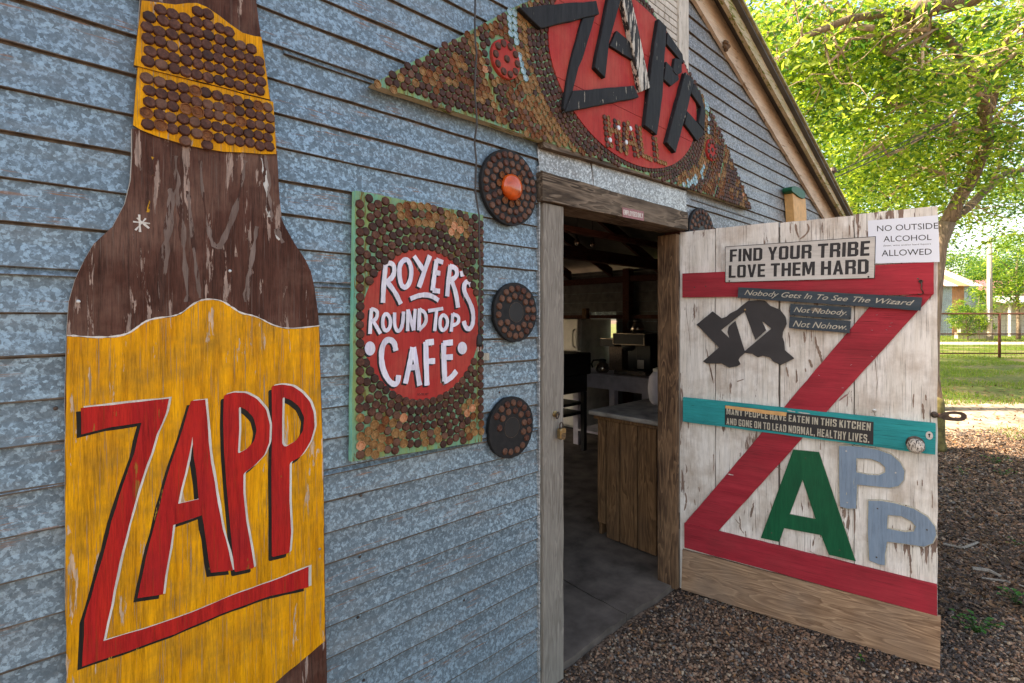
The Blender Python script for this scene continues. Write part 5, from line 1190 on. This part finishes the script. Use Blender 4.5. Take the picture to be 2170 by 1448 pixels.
def keep_out(x, y): return ~((y > -.004) & (x > -1.7) & (x < 6.05))
def stones(n, zd0, zd1, s0, s1, bv, bf, name, l0=.0, l1=1.15, pw=2.0):
    x, y, zd, lat = cam_ground(n, zd0, zd1, l0, l1, pw); k = keep_out(x, y); x, y = x[k], y[k]; n = len(x)
    s_ = rng.uniform(s0, s1, n)*(.6+.8*rng.random(n)**2); V = np.repeat(bv[None], n, 0)*(1+.28*rng.standard_normal((n, len(bv), 1)).clip(-1.2, 1.2)*.8)
    V = V*np.stack([np.ones(n), rng.uniform(.6,1,n), rng.uniform(.4,.8,n)], 1)[:, None]
    a = rng.random(n)*6.28; ca, sa = np.cos(a), np.sin(a); tl = rng.normal(0, .35, n)
    X = V[..., 0]*ca[:, None]-V[..., 1]*sa[:, None]; Y = V[..., 0]*sa[:, None]+V[..., 1]*ca[:, None]; Z = V[..., 2]+X*tl[:, None]
    base = rng.random(n)*.004
    hgt = .006*np.sin(x*7+1)*np.sin(y*6)
    P = np.stack([X*s_[:, None]+x[:, None], Y*s_[:, None]+y[:, None], Z*s_[:, None]+(s_*.25+base+hgt.clip(0))[:, None]], -1)
    F = (bf[None]+np.arange(n)[:, None, None]*len(bv)).reshape(-1, 3)
    clump = np.sin(x*3.1+y*2.3)+np.sin(x*1.3-y*4.1)
    mi = rng.choice(7, n, p=[.2,.17,.16,.08,.19,.12,.08]); mi = np.where((clump > .5) & (rng.random(n) < .5), 4, mi)
    o = np_mesh(name, P.reshape(-1, 3), F, ['stone%d' % i for i in range(7)], np.repeat(mi, len(bf))); return tag(o, kind='stuff')
st = stones(72000, 1.75, 3.7, .0045, .0090, ico_v, ico_f, 'gravel', .02, 1.12); tag(st, 'loose brown and grey gravel in front of the doorway', 'gravel')
st = stones(60000, 3.7, 7.0, .009, .018, oct_v, oct_f, 'far_gravel', .35, 1.12); tag(st, 'coarser brown gravel and soil beyond the open door', 'gravel')
# fallen leaves (stuff), twigs
def litter(n, zd0, zd1, s0, s1, l0, l1, name, lab, pw=1.6, mats=('litter_a', 'litter_b', 'litter_c')):
    x, y, zd, lat = cam_ground(n, zd0, zd1, l0, l1, pw); k = keep_out(x, y); x, y = x[k], y[k]; n = len(x)
    s_ = rng.uniform(s0, s1, n); a = rng.random(n)*6.28
    base = np.array([(-1,0,.25), (-.3,.38,.05), (.5,.30,.12), (1,0,.4), (.5,-.30,.18), (-.3,-.38,.1), (0,0,-.05)]); bf = np.array([(6,0,5), (6,1,0), (6,2,1), (6,3,2), (6,4,3), (6,5,4)])
    V = np.repeat(base[None], n, 0)*(1+.25*rng.standard_normal((n,7,1))); tx, ty = rng.normal(0,.3,n), rng.normal(0,.3,n)
    X = V[...,0]*np.cos(a)[:,None]-V[...,1]*np.sin(a)[:,None]; Y = V[...,0]*np.sin(a)[:,None]+V[...,1]*np.cos(a)[:,None]; Z = V[...,2]*.7+X*tx[:,None]+Y*ty[:,None]
    P = np.stack([X*s_[:,None]+x[:,None], Y*s_[:,None]+y[:,None], Z*s_[:,None]+.012+(s_*.2)[:,None]], -1); F = (bf[None, :, ::-1]+np.arange(n)[:,None,None]*7).reshape(-1,3)
    o = np_mesh(name, P.reshape(-1,3), F, list(mats), np.repeat(rng.integers(0, len(mats), n), 6)); return tag(o, lab, 'leaf litter', kind='stuff')
litter(1500, 1.8, 4, .007, .017, .02, 1.1, 'leaf_litter', 'dry brown leaves scattered over the gravel by the door')
litter(11000, 2.6, 6.6, .010, .024, .80, 1.25, 'leaf_litter', 'thick brown leaf litter on the ground behind the door', mats=('litter_a', 'litter_b', 'litter_b'))
litter(1800, 5.8, 12, .02, .04, .55, 1.25, 'leaf_litter', 'dry leaves on the sunny dirt beyond the door', mats=('litter_a', 'litter_c', 'litter_a'))
def twig(pts, r, lab):
    pts = [gnd(x, y, .018) for x, y in pts]; mb = MB(); mb.tube(pts, [r, r*1.1, r*.8] if len(pts) == 3 else r, 6); tag(mb.build('twig', 'jamb'), lab, 'twig')
twig([(1999,1153), (2040,1162), (2072,1150)], .009, 'pale fallen twig beside the free edge of the door')
twig([(2060,1205), (2095,1210), (2120,1222)], .012, 'thick pale twig lying in the brown leaves')
twig([(2080,1225), (2130,1232), (2175,1245)], .006, 'thin twig at the right edge among leaves')
twig([(2040,1140), (2075,1150), (2110,1172)], .004, 'long thin twig above the pale one')
# weeds
def weed(px, py, n, s_, lab, spread=.05):
    c = gnd(px, py, 0); root = empty('weed', c, label=lab, cat='weed', group='small green weeds in the gravel')
    V = []; F = []; mb = MB()
    for k in range(n):
        a = random.uniform(0, 6.28); r = random.uniform(.2, 1)*spread; h = random.uniform(.3, 1)*spread*.9+.01; tip = Vector((r*math.cos(a), r*math.sin(a), h))
        mb.tube([(0,0,0), tip*.5+Vector((0,0,h*.25)), tip], .0012, 4)
        d = Vector((math.cos(a), math.sin(a), random.uniform(-.2,.3))); sd_ = Vector((-math.sin(a), math.cos(a), 0)); L2 = s_*random.uniform(.7,1.2); b0 = len(V)
        V += [tip, tip+d*L2*.5+sd_*L2*.36+Vector((0,0,.1*L2)), tip+d*L2, tip+d*L2*.5-sd_*L2*.36+Vector((0,0,.1*L2)), tip+d*L2*.5]; F += [(b0,b0+4,b0+1), (b0+1,b0+4,b0+2), (b0+2,b0+4,b0+3), (b0+3,b0+4,b0)]
    mb.build('stem', 'leaf_c', root); mb = MB(); mb.add(V, F); mb.build('foliage', 'leaf_w', root)
M['leaf_w'] = m_leaf('weed_leaf', (.05,.19,.03), (.10,.30,.03))
for a in ((2070,1345,26,.030,'leafy green weed in the gravel right of the door foot',.085), (2150,1283,12,.035,'green weed at the right edge above the leafy clump',.07), (1825,1405,4,.018,'tiny two-leaved seedling in front of the kick board',.02), (2130,1010,14,.03,'weed in the shade near the sunny ground',.08), (2110,985,14,.035,'spreading weed at the edge of the sunlit dirt',.12), (2040,1010,8,.03,'low weed just beyond the door edge',.08), (2155,1160,6,.025,'small weed among twigs at the right edge',.05)): weed(*a)

# grass blades: tufts in the dirt, the lawn
def blades(n, zd0, zd1, l0, l1, h0, h1, wdt, name, mats, patchy=None, pw=2.0):
    x, y, zd, lat = cam_ground(n, zd0, zd1, l0, l1, pw); k = keep_out(x, y)
    if patchy is not None: k &= (np.sin(x*1.7+2*np.sin(y*.9))+np.sin(y*2.3+1.5*np.sin(x*1.1))+rng.normal(0,.25,len(x))) > patchy
    x, y = x[k], y[k]; n = len(x); h = rng.uniform(h0, h1, n); a = rng.random(n)*6.28; lx, ly = rng.normal(0,.45,n)*h, rng.normal(0,.45,n)*h
    wx, wy = np.cos(a)*wdt, np.sin(a)*wdt; z = np.zeros(n)
    P = np.stack([np.stack([x-wx, y-wy, z], -1), np.stack([x+wx, y+wy, z], -1), np.stack([x+lx, y+ly, h], -1)], 1); F = np.arange(n*3).reshape(-1,3)
    return np_mesh(name, P.reshape(-1,3), F, mats, rng.integers(0, len(mats), n))
M['grass_a'] = m_leaf('grass_blade', (.09,.17,.02), (.22,.34,.03)); M['grass_b'] = m_leaf('grass_blade_yellow', (.16,.20,.04), (.34,.36,.05))
tag(blades(110000, 9, 29, .55, 1.25, .03, .10, .010, 'grass', ['grass_a', 'grass_a', 'grass_b'], -.35), 'green lawn grass between the dirt and the pipe fence', 'grass', kind='stuff')
tag(blades(60000, 33, 60, .55, 1.25, .05, .14, .03, 'grass', ['grass_a', 'grass_b'], None), 'bright lawn grass beyond the pale track', 'grass', kind='stuff')
tag(blades(16000, 5.2, 9.3, .6, 1.25, .015, .06, .006, 'grass_tufts', ['grass_a', 'grass_a'], .85), 'sparse grass tufts on the sunlit dirt', 'grass', kind='stuff')

# ================================================================ trees
def leaves_mesh(centres, per, rad, size, mats, probs, name, root, org, flat=.7, droop=.25):
    C = np.repeat(np.asarray(centres), per, 0); n = len(C); d = rng.normal(0, 1, (n,3)); d /= np.linalg.norm(d, axis=1)[:,None]; d *= (rng.random(n)**.6)[:,None]*rad; d[:,2] *= flat
    P0 = C+d-np.array(org); s_ = rng.uniform(.6, 1.15, n)*size
    ax = rng.normal(0,1,(n,3)); ax[:,2] = ax[:,2]*.5-droop; ax /= np.linalg.norm(ax,axis=1)[:,None]
    up = rng.normal(0,1,(n,3)); up[:,2] += .9; sd_ = np.cross(ax, up); sd_ /= np.linalg.norm(sd_,axis=1)[:,None]; nn = np.cross(sd_, ax)
    L2 = s_[:,None]; base = P0; tip = P0+ax*L2; m1 = P0+ax*L2*.45+sd_*L2*.21+nn*L2*.06; m2 = P0+ax*L2*.45-sd_*L2*.21+nn*L2*.06
    V = np.stack([base, m1, tip, m2], 1).reshape(-1,3); i0 = np.arange(n)[:,None]*4; F = np.concatenate([i0+np.array([[0,1,2]]), i0+np.array([[0,2,3]])], 1).reshape(-1,3)
    cl = np.repeat(rng.choice(len(mats), len(centres), p=probs), per); mi = np.where(rng.random(n) < .55, cl, rng.choice(len(mats), n, p=probs)); mi = np.where((mi == 3) & (rng.random(n) < .8), 0, mi); return np_mesh(name, V, F, mats, np.repeat(mi, 2), root)
def wander(a, b, n, amp):
    a, b = Vector(a), Vector(b); out = []
    for i in range(n+1):
        t = i/n; k = math.sin(math.pi*t)*amp; out.append(a.lerp(b, t)+Vector((random.uniform(-k,k), random.uniform(-k,k), random.uniform(-k,k)+k*.4)))
    return out
tr = LD(.806*8.6, 8.6, 0)
big = empty('shade_tree', tr, label='large spreading shade tree with sunlit yellow-green leaves behind the open door', cat='tree')
org = tuple(tr)
def tpart(pts, rs, name, mat='bark', seg=10):
    mb = MB(); n = len(pts); mb.tube(pts, rs if isinstance(rs, list) else rs, seg); return mb.build(name, mat, big, org, smooth=True)
zt = 8.6
tk = [tr, LD(.808*zt, zt, .6), LD(.815*zt, zt, 1.2), atz(1980, 590, 8.6), atz(1988, 520, 8.6), atz(2006, 470, 8.5)]
tpart(tk, [.26,.18,.14,.125,.125,.13], 'trunk', seg=14)
limbs = []
def limb(pts, r0, r1, nm='limb'):
    n = len(pts); tpart(pts, [r0+(r1-r0)*i/(n-1) for i in range(n)], nm, 'bark' if r0 > .05 else 'branch', 8 if r0 > .05 else 6); limbs.append((pts, r0, r1))
limb([atz(2004,478,8.5), atz(2030,425,8.4), atz(2064,370,8.2), atz(2092,300,7.9), atz(2088,220,7.5), atz(2050,130,7.0), atz(1985,60,6.5), atz(1900,25,6.1), atz(1800,40,5.9), atz(1700,80,5.9)], .105, .035)
limb([atz(2012,468,8.5), atz(2052,440,8.7), atz(2092,400,9), atz(2130,368,9.2), atz(2180,358,9.4), atz(2280,350,9.6)], .075, .03)
limb([atz(2088,240,7.6), atz(2120,120,7.8), atz(2170,0,8), atz(2200,-150,8.4)], .11, .05)
limb([atz(2198,-146,8.4), atz(2265,-140,7.5), atz(2240,-90,6.7), atz(2170,-50,6.2), atz(2060,-8,6.0), atz(1960,18,6.0), atz(1915,25,6.05)], .15, .10)
for a, b, z0, z1, r in (((2080,330),(1880,420),8.1,8.5,.03), ((2090,280),(1830,330),7.8,7,.035), ((2085,200),(1850,210),7.4,6.6,.035), ((1985,60),(1760,130),6.5,6,.035), ((1900,30),(1620,70),6.1,6.4,.03), ((1960,50),(1900,230),6.4,6.6,.025), ((2070,160),(2200,60),7.2,7,.04), ((2100,390),(2170,250),9,8.5,.03), ((1915,25),(1950,150),6.1,6,.03), ((1800,40),(1720,200),5.9,6.3,.02), ((2050,130),(1800,360),7,8,.03), ((2170,40),(1880,170),7.6,6.8,.035), ((2200,120),(1930,300),7.9,7.4,.035), ((2180,200),(2010,330),8,8.2,.028), ((1850,60),(1640,0),5.9,6.6,.03), ((1700,80),(1600,180),5.9,7,.02)):
    limb(wander(atz(*a, z0), atz(*b, z1), 9, .22), r*1.25, r*.45, 'branch')
twp = []
for pts, r0, r1 in list(limbs):
    for _ in range(9 if r0 < .05 else 14):
        i = random.randrange(1, len(pts)); p = Vector(pts[i]); q = p+Vector((random.uniform(-.9,.9), random.uniform(-.9,.9), random.uniform(-.7,.5)))
        twp.append((p, q))
mb = MB()
for p, q in twp: mb.tube(wander(p, q, 4, .07), [.010,.008,.006,.004,.003], 4, cap=False)
tag(mb.build('twigs', 'branch', big, org), kind='stuff')
ctr = []
for pts, r0, r1 in limbs:
    for i in range(1, len(pts)):
        for _ in range(2): ctr.append(tuple(Vector(pts[i])+FW*random.uniform(.15,1.2)+Vector((random.uniform(-.6,.6), random.uniform(-.6,.6), random.uniform(-.5,.5)))))
for p, q in twp: ctr.append(tuple(q+FW*.25)); ctr.append(tuple((p+q)/2+FW*.35+Vector((0,0,-.05))))
cn = LD(7.6, 9.2, 6.2); k = 0
while k < 560:
    d = Vector((random.gauss(0,1), random.gauss(0,1), random.gauss(0,1))); d.normalize(); d *= random.random()**.4
    p = cn+RT*d.x*5.4+FW*d.y*3.9+Vector((0,0,d.z*3.1))
    if math.sin(p.x*2.3)*math.sin(p.y*2.1+1)*math.sin(p.z*2.6) < -.16: continue
    if p.x < 6.6 and p.z < 4.0 and p.y > -.3: continue
    if (p-CAMP).dot(FW) < 8.4 and random.random() < .80: continue
    ctr.append(tuple(p)); k += 1
ctr = [c for c in ctr if not (c[0] < 6.5 and c[2] < RZ(max(PK, c[0]))+.5 and c[1] > -.8)]
leaves_mesh(ctr, 40, .38, .105, ['leaf_a', 'leaf_b', 'leaf_c', 'leaf_d'], [.40,.33,.26,.01], 'crown', big, org)

def tree(lat, zd, h, r, crown0, label, per=90, nc=120, size=.22, cat='tree', mats=('leaf_a','leaf_b','leaf_c'), pr=(.4,.2,.4), grp=None, trunk=.14, name='tree'):
    b = LD(lat, zd, 0); root = empty(name, b, label=label, cat=cat, group=grp); mb = MB()
    mb.tube([b, b+Vector((.1,0,crown0*.6)), b+Vector((-.1,.1,(crown0+h)/2)), b+Vector((0,0,h*.9))], [trunk, trunk*.8, trunk*.6, trunk*.2], 8); mb.build('trunk', 'bark', root, tuple(b), smooth=True)
    mb = MB()
    for _ in range(7):
        a = random.uniform(0,6.28); z = random.uniform(crown0, (crown0+h)/2); mb.tube([b+Vector((0,0,z)), b+Vector((math.cos(a)*r*.4, math.sin(a)*r*.4, z+.3*(h-z))), b+Vector((math.cos(a)*r*.8, math.sin(a)*r*.8, z+.45*(h-z)))], [trunk*.45, trunk*.3, trunk*.1], 6)
    mb.build('limbs', 'bark', root, tuple(b))
    cs_ = []; mid = (crown0+h)/2
    while len(cs_) < nc:
        d = rng.normal(0,1,3); d /= np.linalg.norm(d); d *= rng.random()**.45; p = (b.x+d[0]*r, b.y+d[1]*r, mid+d[2]*(h-crown0)/2)
        if math.sin(p[0]*1.3)*math.sin(p[1]*1.2+lat)*math.sin(p[2]*1.7) < -.35: continue
        cs_.append(p)
    leaves_mesh(cs_, per, r*.2+.15, size, list(mats), list(pr), 'crown', root, tuple(b))
tree(11.5, 17, 8.2, 3.6, 3.4, 'second sunlit tree behind the shade tree', size=.14, nc=190, per=110, mats=('leaf_a','leaf_b','leaf_c'), pr=(.4,.42,.18))
tree(24, 21, 9.4, 4.2, 4.2, 'leafy tree further right beyond the shade tree', size=.16, nc=150, per=100)
tree(4.9, 11.8, 8.6, 3.3, 4.6, 'small leafy tree close behind the hall roof', size=.13, nc=130, per=120, pr=(.42,.4,.18))
tree(6.3, 14.5, 9.3, 4.0, 4.0, 'leafy tree behind the hall roof, left of the shade tree', size=.13, nc=210, per=120, pr=(.42,.4,.18))
tree(35.6, 36, 7.2, 2.7, 2.0, 'dense green tree overhanging the block wall and pole', size=.22, nc=130)
tree(53, 56, 10, 5.0, .8, 'dark tree standing behind the porch house', size=.25, nc=150, pr=(.3,.1,.6))
tree(30.7, 34.5, 2.9, 1.0, .3, 'round green shrub before the corrugated barn', size=.15, nc=60, per=70, cat='shrub', trunk=.05, name='shrub')
tree(32.4, 35.5, 3.4, 1.0, .2, 'lower bright shrub beside the utility pole', size=.15, nc=40, per=70, cat='shrub', trunk=.04, name='shrub')
for i in range(9):
    tree(22+i*8.5, 62+random.uniform(-3,5), 9+random.uniform(0,3), 6, .8, 'distant tree of the dark row beyond the barn and the house', size=.42, nc=90, per=60, pr=(.3,.15,.55), grp='distant row of trees', mats=('leaf_a','leaf_b','leaf_c'))

# ================================================================ pipe fence
FZ = 19.5
fn = empty('pipe_fence', LD(13, FZ, 0), label='rusty pipe rail fence with wire mesh across the lawn', cat='fence'); fo2 = tuple(LD(13, FZ, 0))
pxl = lambda px, z, zd=FZ: LD((px-CX)/FPX*zd, zd, z)
posts = [(2118-1085)/FPX*FZ + k*3.6 for k in range(-3, 4)]
for z in (1.70, .93, .19): mb = MB(); mb.tube([LD(posts[0], FZ, z), LD(posts[-1], FZ, z)], .034 if z > 1 else .025, 8); mb.build('rail', 'rusty_pipe', fn, fo2, smooth=True)
for l in posts: mb = MB(); mb.tube([LD(l, FZ, 0), LD(l, FZ, 1.70)], .045, 10); mb.build('post', 'rusty_pipe', fn, fo2, smooth=True)
mb = MB(); l = posts[0]
while l < posts[-1]: mb.tube([LD(l, FZ-.04, .05), LD(l, FZ-.04, 1.68)], .0045, 3, cap=False); l += .2
for k in range(9): mb.tube([LD(posts[0], FZ-.045, .1+k*.19), LD(posts[-1], FZ-.045, .1+k*.19)], .0045, 3, cap=False)
tag(mb.build('wire_mesh', 'wire', fn, fo2), kind='stuff')
# near yellow bollard behind the door edge
bp = LD((1980-CX)/FPX*5.9, 5.9, 0); o_ = Thing('yellow_post', WALL, bp.x, 0, label='mossy yellow post standing just behind the free edge of the door', cat='post'); o_.root.location = bp; o_.org = tuple(bp)
M['moss_y'] = m_plain('mossy_yellow', (.13,.105,.035), .85, 0, .6, 18, .3, .4)
mb = MB(); mb.lathe([(.11,0), (.115,.05), (.10,.12), (.095,.55), (.085,.60), (.03,.62)], bp, (0,0,1), 20); o_.part(mb, 'post', 'moss_y', smooth=True)
mb = MB(); mb.lathe([(.097,.40), (.102,.405), (.102,.44), (.097,.445)], bp, (0,0,1), 20); o_.part(mb, 'band', 'rusty_pipe')
# ================================================================ barn, block wall, pole, porch house
BZ = 44; b0 = (1940-CX)/FPX*BZ; b1 = (2072-CX)/FPX*BZ
M['corr'] = m_galv('corrugated_blue', (.30,.36,.40), .9, .5); M['rust_roof'] = m_plain('rusty_roof_tin', (.42,.20,.10), .7, .2, .4, .7, bump=.3); M['pale_roof'] = m_plain('pale_roof_tin', (.60,.56,.55), .5, .3, .15, 2)
barn = empty('corrugated_barn', LD(b0, BZ, 0), label='corrugated tin barn with rusty roof beyond the pipe fence', cat='building'); bo = tuple(LD(b0, BZ, 0))
nseg = int((b1-b0)/1.05)+1
for i in range(nseg):
    l0 = b0+i*1.05; l1 = min(l0+1.04, b1); mb = MB(); n = 12; vs = []
    for k in range(n+1):
        l = l0+(l1-l0)*k/n; dz = .02*(k % 2)-i % 2*.012; vs += [LD(l, BZ-dz, 0), LD(l, BZ-dz, 4.3)]
    mb.add(vs, [(2*k, 2*k+2, 2*k+3, 2*k+1) for k in range(n)]); mb.build('wall_sheet', 'corr' if i % 3 else 'rust_roof', barn, bo)
    mb = MB(); mb.add([LD(l0, BZ-.6, 4.25), LD(l1, BZ-.6, 4.25), LD(l1, BZ+4, 6.3), LD(l0, BZ+4, 6.3), LD(l0, BZ-.6, 4.29), LD(l1, BZ-.6, 4.29), LD(l1, BZ+4, 6.34), LD(l0, BZ+4, 6.34)], [(3,2,1,0), (4,5,6,7), (0,1,5,4), (1,2,6,5), (2,3,7,6), (3,0,4,7)]); mb.build('roof_sheet', 'rust_roof' if i % 2 else 'pale_roof', barn, bo)
mb = MB(); mb.add([LD(b1+.01, BZ, 0), LD(b1+.01, BZ+8, 0), LD(b1+.01, BZ+8, 4.3), LD(b1+.01, BZ+4, 6.2), LD(b1+.01, BZ, 4.3)], [(0,1,2,3,4)]); mb.build('end_wall', 'corr', barn, bo)
mb = MB(); mb.add([LD(b0, BZ+4, 6.3), LD(b1, BZ+4, 6.3), LD(b1, BZ+8.5, 4.2), LD(b0, BZ+8.5, 4.2)], [(0,1,2,3)]); mb.build('roof_sheet', 'rust_roof', barn, bo)
M['block'] = m_plain('concrete_block', (.36,.30,.22), .9, 0, .25, 3)
WZ = 37; w0 = (2030-CX)/FPX*WZ
bw = empty('block_wall', LD(w0, WZ, 0), label='low tan concrete block wall in front of the barn', cat='wall'); wo = tuple(LD(w0, WZ, 0))
for r in range(3):
    for k in range(4):
        a = w0+k*.66+(.2 if r % 2 else 0); mb = MB(); vs = [LD(a, WZ, .05+r*.45), LD(a+.64, WZ, .05+r*.45), LD(a+.64, WZ+.3, .05+r*.45), LD(a, WZ+.3, .05+r*.45)]; mb.add(vs+[v_+Vector((0,0,.43)) for v_ in vs], [(3,2,1,0), (4,5,6,7), (0,1,5,4), (1,2,6,5), (2,3,7,6), (3,0,4,7)]); mb.build('block', 'block', bw, wo)
UZ = 34; ul = (2097-CX)/FPX*UZ
up_ = empty('utility_pole', LD(ul, UZ, 0), label='grey wooden utility pole with pale meter pipe beyond the fence', cat='pole'); uo = tuple(LD(ul, UZ, 0))
mb = MB(); mb.tube([LD(ul, UZ, 0), LD(ul, UZ, 6.9)], [.17,.13], 12); mb.build('pole', 'jamb', up_, uo, smooth=True)
mb = MB(); mb.tube([LD(ul-.16, UZ-.12, .3), LD(ul-.16, UZ-.12, 4.2)], .06, 8); mb.build('conduit', 'table', up_, uo)
mb = MB(); mb.tube([LD(ul-.16, UZ-.16, .35), LD(ul-.16, UZ-.16, 1.3)], .13, 12); mb.build('meter_can', 'block', up_, uo)
mb = MB(); mb.tube([LD(ul, UZ, 6.6), LD(ul-22, UZ-13, 4.6)], .02, 5); o = mb.build('far_wire', 'black'); tag(o, 'thin wire running left from the utility pole', 'cable')
PZ = 42; h0 = (2128-CX)/FPX*PZ
ph = empty('porch_house', LD(h0, PZ, 0), label='small house with pale porch roof and white posts at the right edge', cat='building'); po = tuple(LD(h0, PZ, 0))
def slabL(l0, l1, z0, z1, h0_, h1_, name, mat, d=.15):
    mb = MB(); vs = [LD(l0, z0, h0_), LD(l1, z0, h0_), LD(l1, z1, h1_), LD(l0, z1, h1_)]; mb.add(vs+[v_+Vector((0,0,d)) for v_ in vs], [(3,2,1,0), (4,5,6,7), (0,1,5,4), (1,2,6,5), (2,3,7,6), (3,0,4,7)]); mb.build(name, mat, ph, po)
slabL(h0-.3, h0+8, PZ-.4, PZ+2, 2.75, 3.3, 'porch_roof', 'pale_roof'); slabL(h0+.8, h0+8, PZ+2, PZ+5, 3.5, 4.9, 'roof', 'pink'); slabL(h0+.8, h0+8, PZ+2, PZ+8, 0, 0, 'wall', 'offwhite', 3.4)
for l in (h0+.45, h0+1.1, h0+3.2, h0+5.4): mb = MB(); mb.tube([LD(l, PZ, 0), LD(l, PZ, 2.75)], .10, 8); mb.build('porch_post', 'white_paint', ph, po)
